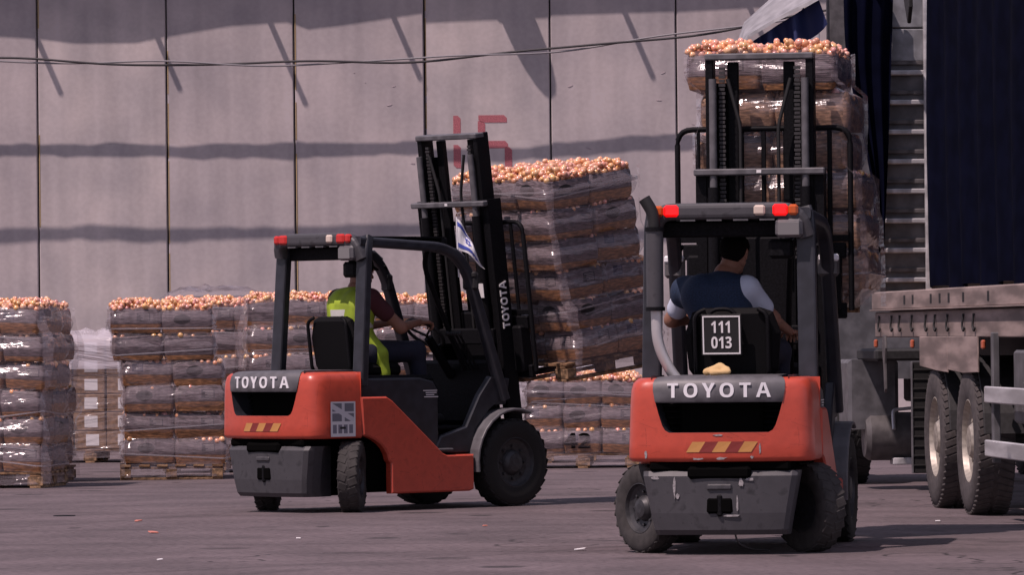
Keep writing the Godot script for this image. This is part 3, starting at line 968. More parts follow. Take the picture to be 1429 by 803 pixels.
	# grab handle by the front pillar
	ptube(o, "grab_handle", M.mast, bend([Vector3(0.2, 1.05, -0.62), Vector3(0.24, 1.5, -0.34), Vector3(0.28, 1.86, -0.12), Vector3(0.42, 2.0, -0.06)], 0.12), 0.02, 8)
	if P.exhaust:
		var ex := group(o, "exhaust")
		var ex_x := -0.435
		ptube(ex, "muffler", M.grey, [Vector3(ex_x, 1.46, 0.8), Vector3(ex_x, 1.95, 0.8)], 0.052, 14)
		st = ST()
		for y in [1.465, 1.945]: lathe(st, [Vector2(0.0, -0.012), Vector2(0.06, -0.012), Vector2(0.06, 0.012), Vector2(0.0, 0.012)], Transform3D(Basis(), Vector3(ex_x, y, 0.8)), 14)
		put(st, "clamp", M.mast, ex)
		ptube(ex, "lower_pipe", M.pipe, bend([Vector3(ex_x + 0.005, 1.46, 0.8), Vector3(ex_x + 0.01, 1.25, 0.8), Vector3(ex_x + 0.1, 1.06, 0.78), Vector3(ex_x + 0.16, 1.0, 0.76)], 0.09), 0.033, 10)
		ptube(ex, "tail_pipe", M.black, bend([Vector3(ex_x, 1.95, 0.8), Vector3(ex_x - 0.005, 2.04, 0.8), Vector3(ex_x - 0.06, 2.13, 0.8)], 0.05), 0.037, 10)
		ptube(o, "hanging_cable", M.cable, bend([Vector3(0.07, 0.2, 1.16), Vector3(0.09, 0.07, 1.18), Vector3(0.17, 0.03, 1.1), Vector3(0.26, 0.02, 1.0)], 0.05), 0.006, 5)
	# wheels
	for s in [-1.0, 1.0]:
		wheel(o, Vector3(0.487 * s, 0.337, -0.8), 0.337, 0.19, s, 0.0, M.rubber, M.rim, 26)
		wheel(o, Vector3(0.487 * s, 0.268, 0.8), 0.268, 0.16, s, P.steer, M.dusty_rubber, M.rim, 24)
	# mast, tilted about the front axle
	var pivot := Vector3(0, 0.335, -0.8)
	var mt := group(o, "mast", Transform3D(Basis(Vector3.RIGHT, P.tilt), pivot))
	var top: float = P.ext
	for s in [-1.0, 1.0]:
		st = ST()
		var ch := [Vector2(-0.07, -0.03), Vector2(0.07, -0.03), Vector2(0.07, 0.03), Vector2(0.045, 0.03), Vector2(0.045, -0.01), Vector2(-0.045, -0.01), Vector2(-0.045, 0.03), Vector2(-0.07, 0.03)]
		extr(st, ch, Transform3D(Basis(Vector3(0, 0, 1), Vector3(-s, 0, 0) if s > 0 else Vector3(1, 0, 0), Vector3(0, 1, 0) if s < 0 else Vector3(0, -1, 0)), Vector3(0.372 * s, 0.9, -0.2)), 2.24)
		put(st, "outer_upright", M.mast, mt)
		pbox(mt, "inner_upright", M.mast, Vector3(0.318 * s, top - 1.0 - pivot.y, -0.2), Vector3(0.05, 2.0, 0.13), 0.006)
		pbox(mt, "web_plate", M.mast, Vector3(0.26 * s, top - 1.08 - pivot.y, -0.262), Vector3(0.15, 1.8, 0.012), 0.0)
		pbox(mt, "inner_flange", M.mast, Vector3(0.178 * s, top - 0.03 - pivot.y - 0.95, -0.24), Vector3(0.07, 1.86, 0.05), 0.006)
		ptube(mt, "lift_rod", M.midgrey, [Vector3(0.292 * s, 1.2, -0.1), Vector3(0.292 * s, top - 0.16 - pivot.y, -0.1)], 0.024, 10)
		ptube(mt, "lift_cylinder", M.mast, [Vector3(0.292 * s, 0.0, -0.1), Vector3(0.292 * s, 1.9, -0.1)], 0.036, 10)
		st = ST()
		var y0: float = P.raise + 0.4 - pivot.y
		var y1 := top - 0.06 - pivot.y
		var n := int((y1 - y0) / 0.026)
		for i in n: box(st, Vector3(0.238 * s, y0 + i * 0.026, -0.15), Vector3(0.042 if i % 2 == 0 else 0.034, 0.018, 0.02))
		put(st, "lift_chain", M.cable, mt)
		ptube(mt, "hydraulic_hose", M.black, bend([Vector3(0.12 * s, y0, -0.12), Vector3(0.12 * s, y1 - 0.4, -0.12), Vector3(0.2 * s, y1 - 0.1, -0.12)], 0.05), 0.012, 6)
	pbox(mt, "inner_crossbar", M.midgrey, Vector3(0, top - 0.02 - pivot.y, -0.17), Vector3(0.69, 0.042, 0.1), 0.008)
	pbox(mt, "outer_crossbar", M.midgrey, Vector3(0, 2.33 - pivot.y, -0.095), Vector3(0.83, 0.042, 0.06), 0.008)
	pbox(mt, "middle_crossbar", M.mast, Vector3(0, 1.3 - pivot.y, -0.12), Vector3(0.7, 0.12, 0.05), 0.008)
	pbox(mt, "lower_crossbar", M.mast, Vector3(0, 0.1, -0.2), Vector3(0.7, 0.16, 0.08), 0.008)
	pbox(mt, "bolt_plate", M.label, Vector3(0.0, 2.332 - pivot.y, -0.064), Vector3(0.03, 0.02, 0.004), 0.0)
	if not P.plate:
		var w := "TOYOTA"
		for i in 6: letters(mt, "letter", w[i], 0.068, M.label, Transform3D(Basis(Vector3(0, 1, 0), Vector3(0, 0, 1), Vector3(1, 0, 0)), Vector3(0.405, 1.41 + (i - 2.5) * 0.062 - pivot.y + 0.12, -0.2)), 0.006)
		pbox(mt, "notice", M.label, Vector3(0.29, 1.66 - pivot.y, -0.06), Vector3(0.09, 0.11, 0.004), 0.0)
	# carriage, load guard and forks
	var cr := group(o, "carriage", Transform3D(Basis(Vector3.RIGHT, P.tilt), pivot) * Transform3D(Basis(), Vector3(0, P.raise - pivot.y, -0.33)))
	for y in [0.06, 0.44]: pbox(cr, "carriage_plate", M.mast, Vector3(0, y, 0), Vector3(1.04, 0.1, 0.05), 0.008)
	pbox(cr, "side_shifter", M.mast, Vector3(0, 0.24, 0.02), Vector3(0.98, 0.36, 0.12), 0.015)
	pbox(cr, "roller_plate", M.mast, Vector3(0, 0.25, 0.06), Vector3(0.36, 0.56, 0.06), 0.01)
	ptube(cr, "backrest_frame", M.mast, bend([Vector3(-0.55, 0.06, 0.0), Vector3(-0.55, 1.22, 0.0), Vector3(0.55, 1.22, 0.0), Vector3(0.55, 0.06, 0.0)], 0.1), 0.018, 8)
	for i in 7: pbox(cr, "backrest_bar", M.mast, Vector3(-0.42 + i * 0.14, 0.83, 0.0), Vector3(0.03, 0.76, 0.02), 0.004)
	pbox(cr, "backrest_rail", M.mast, Vector3(0, 0.52, 0.0), Vector3(1.1, 0.04, 0.025), 0.004)
	for s in [-1.0, 1.0]:
		st = ST()
		extr(st, [Vector2(0.0, 0.5), Vector2(0.045, 0.5), Vector2(0.05, 0.045), Vector2(1.08, 0.012), Vector2(1.08, 0.0), Vector2(0.02, 0.0), Vector2(0.0, 0.02)], Transform3D(YZ, Vector3(0.26 * s, 0, -0.03)), 0.12, 0.004)
		put(st, "fork", M.mast, cr)
	return o

# ------------------------------------------------------------------ wrapped pallet loads
var carton_meshes := []
var heap_meshes := []
var edge_meshes := []
const CW := 0.352
const CD := 0.462
const CH := 0.232

func vadd(st: SurfaceTool, p: Vector3, uv: Vector2, g: int) -> void:
	st.set_smooth_group(g)
	st.set_uv(uv)
	st.add_vertex(p)

func carton_mesh(v: int) -> ArrayMesh:
	var r := RandomNumberGenerator.new()
	r.seed = 500 + v
	var st := ST()
	var base := rrect(CW, CD, 0.03, 3)
	var n := base.size()
	var peri := 0.0
	for i in n: peri += (base[(i + 1) % n] - base[i]).length()
	var hs := [0.0, 0.06, 0.13, 0.2, CH]
	var bulge := [0.96, 1.02, 1.032, 1.02, 0.965]
	var sag := []
	for i in n: sag.append(r.randf_range(-0.024, 0.008))
	var P := func(i: int, j: int) -> Vector3:
		var q: Vector2 = base[i % n] * (bulge[j] as float)
		return Vector3(q.x, hs[j] + sag[i % n] * j / 4.0, q.y)
	for j in 4:
		var u := 0.0
		for i in n:
			var l: float = (base[(i + 1) % n] - base[i]).length()
			var u0 := u / peri * 4.0
			var u1 := (u + l) / peri * 4.0
			u += l
			var v0: float = 1.0 - hs[j] / CH
			var v1: float = 1.0 - hs[j + 1] / CH
			# base runs counter-clockwise in (x, z), which is clockwise seen from above
			vadd(st, P.call(i, j), Vector2(u0, v0), 1); vadd(st, P.call(i + 1, j), Vector2(u1, v0), 1); vadd(st, P.call(i + 1, j + 1), Vector2(u1, v1), 1)
			vadd(st, P.call(i, j), Vector2(u0, v0), 1); vadd(st, P.call(i + 1, j + 1), Vector2(u1, v1), 1); vadd(st, P.call(i, j + 1), Vector2(u0, v1), 1)
	for i in n:
		var a: Vector3 = P.call(i, 4)
		var b: Vector3 = P.call(i + 1, 4)
		var ai := Vector3(a.x * 0.96, CH - 0.035, a.z * 0.97)
		var bi := Vector3(b.x * 0.96, CH - 0.035, b.z * 0.97)
		for q in [a, b, bi, a, bi, ai]: vadd(st, q, Vector2(0.1, 0.97), 2)
		for q in [ai, bi, Vector3(0, CH - 0.035, 0)]: vadd(st, q, Vector2(0.1, 0.97), 2)
		var a0: Vector3 = P.call(i, 0)
		var b0: Vector3 = P.call(i + 1, 0)
		for q in [a0, Vector3.ZERO, b0]: vadd(st, q, Vector2(0.1, 0.97), 2)
	st.generate_normals()
	return st.commit()

func onion(st: SurfaceTool, c: Vector3, r: float, rg: RandomNumberGenerator) -> void:
	var k := rg.randf_range(0.75, 1.2)
	st.set_color(Color(0.74 * k, 0.37 * k * rg.randf_range(0.85, 1.2), 0.21 * k * rg.randf_range(0.7, 1.4)))
	ball(st, c, Vector3(r, r * rg.randf_range(0.82, 1.0), r), 7, 5, Basis.from_euler(Vector3(rg.randf() * 2, rg.randf() * 6, rg.randf() * 2)))

func onion_heap(v: int, heaped: bool) -> ArrayMesh:
	var rg := RandomNumberGenerator.new()
	rg.seed = 900 + v + (50 if heaped else 0)
	var st := ST()
	var phase := rg.randf() * 6.0
	for iz in 8:
		for ix in 6:
			var x := (ix - 2.5) * 0.058 + rg.randf_range(-0.012, 0.012)
			var z := (iz - 3.5) * 0.057 + rg.randf_range(-0.012, 0.012)
			var edge := ix == 0 or ix == 5 or iz == 0 or iz == 7
			if not heaped and not edge: continue
			var m := sin(ix * 1.3 + iz * 0.9 + phase) + rg.randf_range(-0.6, 0.6)
			if not heaped and m < -0.25: continue
			var y := CH - 0.012 + (rg.randf_range(0.0, 0.022) if heaped else rg.randf_range(-0.012, 0.006))
			onion(st, Vector3(x, y, z), rg.randf_range(0.022, 0.032), rg)
	if heaped:
		for l in 3:
			for i in [74, 52, 22][l]:
				var k: float = [1.06, 0.98, 0.75][l]
				onion(st, Vector3(rg.randf_range(-0.165, 0.165) * k, CH + 0.016 + l * 0.024 + rg.randf_range(-0.008, 0.016), rg.randf_range(-0.215, 0.215) * k), rg.randf_range(0.014, 0.031), rg)
	st.generate_normals()
	return st.commit()

func carton_meshes_built() -> void:
	for v in 4: carton_meshes.append(carton_mesh(v))
	for v in 6:
		heap_meshes.append(onion_heap(v, true))
		edge_meshes.append(onion_heap(v, false))

func pallet(o: Node, w: float, d: float) -> void:
	var pl := group(o, "wooden_pallet")
	var deck: Mesh
	var st := ST()
	box(st, Vector3.ZERO, Vector3(w, 0.021, 0.1), 0.003)
	st.generate_normals()
	deck = st.commit()
	st = ST()
	box(st, Vector3.ZERO, Vector3(0.14, 0.079, 0.1), 0.004)
	st.generate_normals()
	var block := st.commit()
	st = ST()
	box(st, Vector3.ZERO, Vector3(0.1, 0.021, d), 0.003)
	st.generate_normals()
	var runner := st.commit()
	for i in 6: put(deck, "board", M.wood if i % 2 == 0 else M.wood2, pl, Transform3D(Basis(Vector3.UP, rng.randf_range(-0.01, 0.01)), Vector3(0, 0.133, (i - 2.5) * (d - 0.1) / 5)))
	for x in [-1.0, 0.0, 1.0]:
		put(runner, "stringer", M.wood2, pl, Transform3D(Basis(), Vector3(x * (w - 0.14) / 2, 0.111, 0)))
		put(runner, "bottom_board", M.wood, pl, Transform3D(Basis(), Vector3(x * (w - 0.14) / 2, 0.0105, 0)))
		for z in [-1.0, 0.0, 1.0]: put(block, "block", M.wood if z != 0 else M.wood2, pl, Transform3D(Basis(), Vector3(x * (w - 0.14) / 2, 0.0605, z * (d - 0.1) / 2)))

# wrinkled shell of stretch film round a stack; C: a list of [height, x shift, z shift, half width, half depth]
func film(o: Node, C: Array, sd: int, m: Material, close_top: bool) -> void:
	var n := FastNoiseLite.new()
	n.seed = sd
	n.frequency = 1.0
	var st := ST()
	var rings := []
	var base := rrect(2.0, 2.0, 0.14, 3)
	var dense := []
	for i in base.size():
		var a: Vector2 = base[i]
		var b: Vector2 = base[(i + 1) % base.size()]
		var k := int(maxf(1.0, (b - a).length() / 0.16))
		for j in k: dense.append(a.lerp(b, float(j) / k))
	var ph := rng.randf() * 9.0
	for i in C.size() - 1:
		var steps := 4
		for s in (steps + 1 if i == C.size() - 2 else steps):
			var t := float(s) / steps
			var q := []
			for e in 5: q.append(lerpf(C[i][e], C[i + 1][e], t))
			var r := PackedVector3Array()
			for p in dense:
				var w: float = 0.012 + 0.012 * n.get_noise_3d(p.x * 1.2, q[0] * 9.0, p.y * 1.2) + 0.006 * sin(q[0] * 26.0 + p.x * 2.0 + ph)
				r.append(Vector3(q[1] + p.x * (q[3] + w), q[0] + 0.012 * n.get_noise_3d(p.x * 2, 7.0, p.y * 2), q[2] - p.y * (q[4] + w)))
			rings.append(r)
	loft(st, rings, 1, false)
	if close_top:
		var R: PackedVector3Array = rings[-1]
		var c := Vector3(C[-1][1], C[-1][0] + 0.06, C[-1][2])
		var mid := PackedVector3Array()
		for v in R: mid.append(v.lerp(c, 0.3) + Vector3(0, 0.035 + 0.06 * n.get_noise_3d(v.x * 4, 3, v.z * 4), 0))
		var mid2 := PackedVector3Array()
		for v in R: mid2.append(v.lerp(c, 0.7) + Vector3(0, 0.02 + 0.1 * n.get_noise_3d(v.x * 3, 9, v.z * 3), 0))
		loft(st, [R, mid, mid2], 1, false)
		for j in mid2.size(): tri(st, c, mid2[j], mid2[(j + 1) % mid2.size()], 1)
	put(st, "stretch_film", m, o)

# an onion load: tiers of open cartons, each tier shifted sideways by its lean
func onion_stack(label: String, xf: Transform3D, tiers: int, lean: Array, sd: int, step := 0.25, print_42 := false, tan_below := 0, lean_z := false) -> Node3D:
	rng.seed = sd
	var o := thing("pallet_load", label, "pallet load", xf, "film-wrapped pallet loads of onions")
	pallet(o, 1.1, 0.95)
	var C := [[0.03, 0.0, 0.0, 0.54, 0.465]]
	for t in tiers:
		var lx: float = lean[t] if t < lean.size() else 0.0
		var y := 0.145 + t * step
		var dz := rng.randf_range(-0.03, 0.03)
		if lean_z:
			dz += lx
			lx = 0.0
		lx += rng.randf_range(-0.03, 0.03)
		var turn := rng.randf_range(-0.035, 0.035)
		for iz in 2:
			for ix in 3:
				var b := Basis(Vector3.UP, turn + rng.randf_range(-0.025, 0.025) + (PI if rng.randf() < 0.5 else 0.0)) * Basis(Vector3.FORWARD, rng.randf_range(-0.065, 0.065))
				var v := rng.randi() % 4
				var c := put(carton_meshes[v], "carton", M["carton%d" % ((rng.randi() % 4) if t >= tan_below else 4 + rng.randi() % 2)], o, Transform3D(b, Vector3(lx + (ix - 1) * (CW + 0.012) + rng.randf_range(-0.008, 0.008), y + rng.randf_range(0.0, 0.008), dz + (iz - 0.5) * (CD + 0.012))))
				var topmost := t == tiers - 1
				var on := put(heap_meshes[rng.randi() % 6] if topmost else edge_meshes[rng.randi() % 6], "onions", M.onion, c)
				on.set_meta("kind", "stuff")
				if print_42 and t == 0 and iz == 1 and ix == 1:
					c.transform = Transform3D(Basis(), c.position)
					letters(c, "printed_number", "42", 0.15, M.void, Transform3D(Basis(), Vector3(-0.05, 0.12, CD * 0.516 + 0.008)), 0.006, 1.2)
		var fat := rng.randf_range(0.0, 0.018)
		C.append([y + 0.015, lx, dz, 0.528, 0.454])
		C.append([y + step * 0.45, lx, dz, 0.556 + fat, 0.482 + fat])
		C.append([y + step - 0.03, lx, dz, 0.532, 0.458])
	var last: Array = C[-1]
	C.append([last[0] + 0.03, last[1], last[2], 0.53, 0.45])
	film(o, C, sd, M.film, false)
	for i in 4:
		var q: Array = C[rng.randi_range(1, C.size() - 2)]
		var path := []
		var slope := rng.randf_range(-0.06, 0.06)
		var y0: float = q[0] + rng.randf_range(-0.05, 0.05)
		for p in rrect(2.0, 2.0, 0.12, 2) + [Vector2(1, 0.88)]:
			path.append(Vector3(q[1] + p.x * (q[3] + 0.016), y0 + slope * p.x + 0.03 * sin(p.y * 2.0 + p.x * 2.6 + i), q[2] + p.y * (q[4] + 0.016)))
		var rp := ST()
		sweep(rp, path, [Vector2(0.002, 0.007), Vector2(-0.002, 0.004), Vector2(-0.002, -0.008), Vector2(0.003, -0.003)])
		put(rp, "film_rope", M.film_rope, o)
	for sx in [-1.0, 1.0]:                     # slack film hanging off the corners
		for sz in [-1.0, 1.0]:
			var lf := ST()
			var a := []
			var b := []
			for i in 25:
				var y := 0.04 + (0.12 + tiers * step) * i / 24.0
				var k := clampi(int((y - 0.145) / step), 0, tiers - 1) * 3 + 2
				var q: Array = C[mini(k, C.size() - 1)]
				var w := 0.03 + 0.03 * sin(y * 5.0 + sx * 2.0 + sd) + rng.randf_range(-0.012, 0.016)
				a.append(Vector3(q[1] + sx * (q[3] - 0.012), y, q[2] + sz * (q[4] + 0.008)))
				b.append(Vector3(q[1] + sx * (q[3] + 0.012 + maxf(w, 0.0)), y, q[2] + sz * (q[4] - 0.03)))
			for i in 24: quad(lf, a[i], b[i], b[i + 1], a[i + 1], 1)
			put(lf, "slack_film", M.film, o)
	return o

# closed brown cartons with white labels, wrapped; cover: the sheet laid over the top
func box_stack(label: String, xf: Transform3D, tiers: int, h: float, wide: float, deep: float, sd: int, m_box: Material, cover: Material, labelled: bool) -> void:
	rng.seed = sd
	var o := thing("pallet_load", label, "pallet load", xf, "")
	pallet(o, wide, deep)
	var C := [[0.05, 0.0, 0.0, wide / 2, deep / 2]]
	for t in tiers:
		var y := 0.145 + t * h
		for iz in 2:
			for ix in 3:
				var c := pbox(o, "carton", m_box, Vector3((ix - 1) * wide / 3 + rng.randf_range(-0.006, 0.006), y + h / 2, (iz - 0.5) * deep / 2), Vector3(wide / 3 - 0.014, h - 0.008, deep / 2 - 0.014), 0.008, Basis(Vector3.UP, rng.randf_range(-0.02, 0.02)))
				if labelled and iz == 1: pbox(c, "paper_label", M.label, Vector3(0.02, 0.0, deep / 4 - 0.0055), Vector3(0.14, h * 0.62, 0.003), 0.0)
		C.append([y + h - 0.01, rng.randf_range(-0.01, 0.01), 0.0, wide / 2, deep / 2])
	film(o, C, sd, M.film if not labelled else M.film, false)
	var last: Array = C[-1]
	film(o, [[last[0] - h * 1.6, last[1], 0.0, wide / 2 + 0.025, deep / 2 + 0.025], [last[0] - 0.02, last[1], 0.0, wide / 2 + 0.02, deep / 2 + 0.02], [last[0] + 0.03, last[1], 0.0, wide / 2 - 0.03, deep / 2 - 0.03]], sd + 1, cover, true)

# ------------------------------------------------------------------ the wall and what hangs before it
const WALL := -64.75
const EDGES := [-11.487, -9.987, -8.487, -6.987, -5.487, -3.987, -2.504, -0.992, 0.471, 1.937, 3.42, 4.92, 6.42, 7.92, 9.42]

func wall() -> void:
	var o := thing("concrete_wall", "tall pale grey concrete panel wall with dark upright joints behind the pallets", "wall", Transform3D(Basis(), Vector3(0, 0, WALL)))
	var dep := [0, 0.0, 0.0, 0.03, 0.035, 0.03, 0.035, -0.01, 0.0, 0.0, 0.012, 0.01, 0.0, 0.0]
	for i in EDGES.size() - 1:
		var w: float = EDGES[i + 1] - EDGES[i] - 0.017
		var st := ST()
		box(st, Vector3(0, 3.55, -0.13), Vector3(w, 7.1, 0.26), 0.012)
		var cx: float = (EDGES[i] + EDGES[i + 1]) / 2
		var m: StandardMaterial3D = M["concrete%d" % (i % 3)]
		var p := put(st, "panel", m, o, Transform3D(Basis(Vector3.UP, rng.randf_range(-0.004, 0.004)), Vector3(cx, 0, dep[i])))
		pbox(o, "joint_filler", M.black, Vector3(EDGES[i], 3.5, -0.16), Vector3(0.05, 7.0, 0.1), 0.0)
		if i in [4, 5, 6, 7]:
			var y := 0.8
			while y < 5.2:
				var l := rng.randf_range(0.3, 1.1)
				if rng.randf() < 0.75: pbox(o, "joint_sealant", M.sealant, Vector3(EDGES[i] + 0.017, y + l / 2, dep[i] + 0.001), Vector3(0.012, l, 0.008), 0.002)
				y += l + rng.randf_range(0.02, 0.2)
		if i == 9 or i == 6 or i == 8:            # shallow chips and bug holes in the face
			for k in (26 if i == 9 else 5):
				st = ST()
				var q := []
				var a := rng.randf_range(0.01, 0.035)
				for e in 6: q.append(Vector2(cos(TAU * e / 6) * a * rng.randf_range(0.6, 1.2), sin(TAU * e / 6) * a * rng.randf_range(0.2, 0.4)))
				extr(st, q, Transform3D(Basis(Vector3.FORWARD, rng.randf_range(-0.4, 0.4)), Vector3(rng.randf_range(-0.6, 0.65), rng.randf_range(3.2, 4.4), 0.0)), 0.008, 0.003)
				put(st, "rough_spot", M.spot, p)
		if i == 7:
			# the stencilled number, in straight strokes with cut corners
			var num := group(p, "painted_number")
			var ox := -cx
			for s in PackedStringArray(["-0.62 3.73 0.085 0.27", "-0.62 3.39 0.085 0.27", "-0.335 3.69 0.085 0.22", "-0.205 3.825 0.33 0.085", "-0.16 3.525 0.26 0.085", "-0.025 3.36 0.085 0.27", "-0.15 3.205 0.27 0.085"]):
				var v := s.split_floats(" ")
				st = ST()
				var hw := v[2] / 2
				var hh := v[3] / 2
				var k := minf(hw, hh) * 0.8
				var q := [Vector2(-hw + k, -hh), Vector2(hw, -hh), Vector2(hw, hh - k), Vector2(hw - k, hh), Vector2(-hw, hh), Vector2(-hw, -hh + k)]
				extr(st, q, Transform3D(Basis(), Vector3(v[0] + ox, v[1], 0.001)), 0.006)
				put(st, "painted_stroke", M.paint_red, num)

func overhead() -> void:
	# out of sight above: the shade cloth, its rods, a floodlight and two cable bundles whose shadows fall on the wall
	var o := thing("shade_awning", "grey shade cloth slung along the top of the concrete wall", "awning", Transform3D(Basis(), Vector3(0, 0, WALL)))
	var pts := [[-12.0, 4.8], [-9.0, 4.7], [-6.2, 4.78], [-5.6, 4.74], [-5.0, 4.66], [-4.3, 4.66], [-3.9, 4.74], [-3.2, 4.86], [-2.55, 4.9], [-2.3, 4.80], [-1.9, 4.84], [-1.0, 4.96], [-0.3, 4.99], [0.5, 5.02], [1.9, 5.04], [3.4, 5.1], [6.0, 5.1], [9.4, 5.1]]
	var st := ST()
	var a := []
	var b := []
	for p in pts:
		a.append(Vector3(p[0] - 0.8, p[1] + 1.905, 0.8))
		b.append(Vector3(p[0] - 0.8, 7.05, 0.0))
	var up := Vector3(0, 0.012, 0)
	for i in pts.size() - 1:
		quad(st, b[i] + up, a[i] + up, a[i + 1] + up, b[i + 1] + up, 1)
		quad(st, b[i], b[i + 1], a[i + 1], a[i], 1)
		quad(st, a[i], a[i + 1], a[i + 1] + up, a[i] + up)
	put(st, "cloth", M.tarp, o)
	for x in [[-7.0, 4.1], [-5.18, 4.08], [-3.80, 4.12], [-2.34, 3.93], [-1.0, 4.2], [1.67, 4.27], [3.15, 4.25]]:
		ptube(o, "support_rod", M.galv, [Vector3(x[0] - 1.12, x[1] + 2.67, -0.02), Vector3(x[0] - 1.12, x[1] + 2.67, 1.12)], 0.034, 8)
	var fl := thing("floodlight", "unlit floodlight on a short arm at the top of the concrete wall", "floodlight", Transform3D(Basis(), Vector3(0.42 - 1.15, 6.8, WALL)))
	pbox(fl, "arm", M.mast, Vector3(-0.05, 0.0, 0.38), Vector3(0.24, 0.1, 0.76), 0.02)
	st = ST()
	ball(st, Vector3(0.06, 0.02, 0.80), Vector3(0.2, 0.1, 0.36), 20, 10)
	put(st, "lamp_housing", M.tank, fl)
	for c in [[0.82, 5.5, 0.0], [1.2, 5.35, 4.0]]:
		var cb := thing("cable_bundle", ["inner", "outer"][0 if c[0] < 1 else 1] + " sagging bundle of black cables strung before the top of the wall", "cable", Transform3D(Basis(), Vector3(0, c[1], WALL + c[0])), "cable bundles")
		for k in 4:
			var path := []
			var sc := []
			for i in 221:
				var x := -22.0 + i * 0.2
				var t: float = x * 1.7 + k * PI / 2 + c[2]
				var r := 0.015 + 0.007 * sin(x * 2.3 + c[2] * 2.0) * sin(x * 0.77 + 1.0 + c[2])
				path.append(Vector3(x, cos(t) * r + 0.01 * sin(x * 4.1 + c[2]) * sin(x * 1.37) + (-0.15 + (0.0075 if x > -3.1 else 0.0035) * pow(x + 3.1, 2.0) if c[0] < 1 else -0.05), sin(t) * r))
				sc.append(1.0 + 0.5 * sin(x * 7.0 + k * 2.0) * sin(x * 2.3 + k) + rng.randf_range(-0.25, 0.4))
			st = ST()
			tube(st, path, 0.017, 6, sc)
			put(st, "cable", M.cable, cb)

func overhead_line() -> void:
	# twin twisted line crossing the view in front of the wall
	var o := thing("overhead_cable", "twisted pair of dark cables sagging across in front of the concrete wall", "cable", Transform3D(Basis(), Vector3(-2.4, 4.26, -60.0)))
	for k in 2:
		var path := []
		for i in 261:
			var x := -16.0 + i * 0.125
			var sag := 0.0145 * x * x if x > 0 else 0.0075 * x * x
			path.append(Vector3(x, sag + 0.022 * cos(x * 2.2 + k * PI) + 0.006 * sin(x * 3.7), 0.022 * sin(x * 2.2 + k * PI)))
		var st := ST()
		tube(st, path, 0.014 if k == 0 else 0.011, 6)
		put(st, "cable", M.cable if k == 0 else M.cable2, o)

# ------------------------------------------------------------------ trailer
func cloth(o: Node, called: String, m: Material, xf: Transform3D, w0: Callable, h: float, waves: float, amp: float, hem := 0.0) -> void:
	# a hanging sheet: w0(v) gives [left, right] at height v (0 bottom .. 1 top); folds run down it; both faces
	var st := ST()
	var nu := int(waves * 8)
	var nv := 14
	var G := func(i: int, j: int) -> Vector3:
		var v := float(j) / nv
		var e: Array = w0.call(v)
		var u := float(i) / nu
		var x := lerpf(e[0], e[1], u)
		var z := amp * (sin(u * waves * TAU + 0.8 * sin(v * 3.0)) + 0.45 * sin(u * waves * TAU * 0.43 + v * 1.7 + 1.0)) * (1.15 - 0.5 * v)
		return Vector3(x, v * h + hem * sin(u * waves * TAU * 0.5) * (1.0 - v), z)
	for i in nu:
		for j in nv:
			var a: Vector3 = G.call(i, j)
			var b: Vector3 = G.call(i + 1, j)
			var c: Vector3 = G.call(i + 1, j + 1)
			var d: Vector3 = G.call(i, j + 1)
			quad(st, a, b, c, d, 1)
			var k := Vector3(0, 0, -0.006)
			quad(st, b + k, a + k, d + k, c + k, 2)
	put(st, called, m, o, xf)

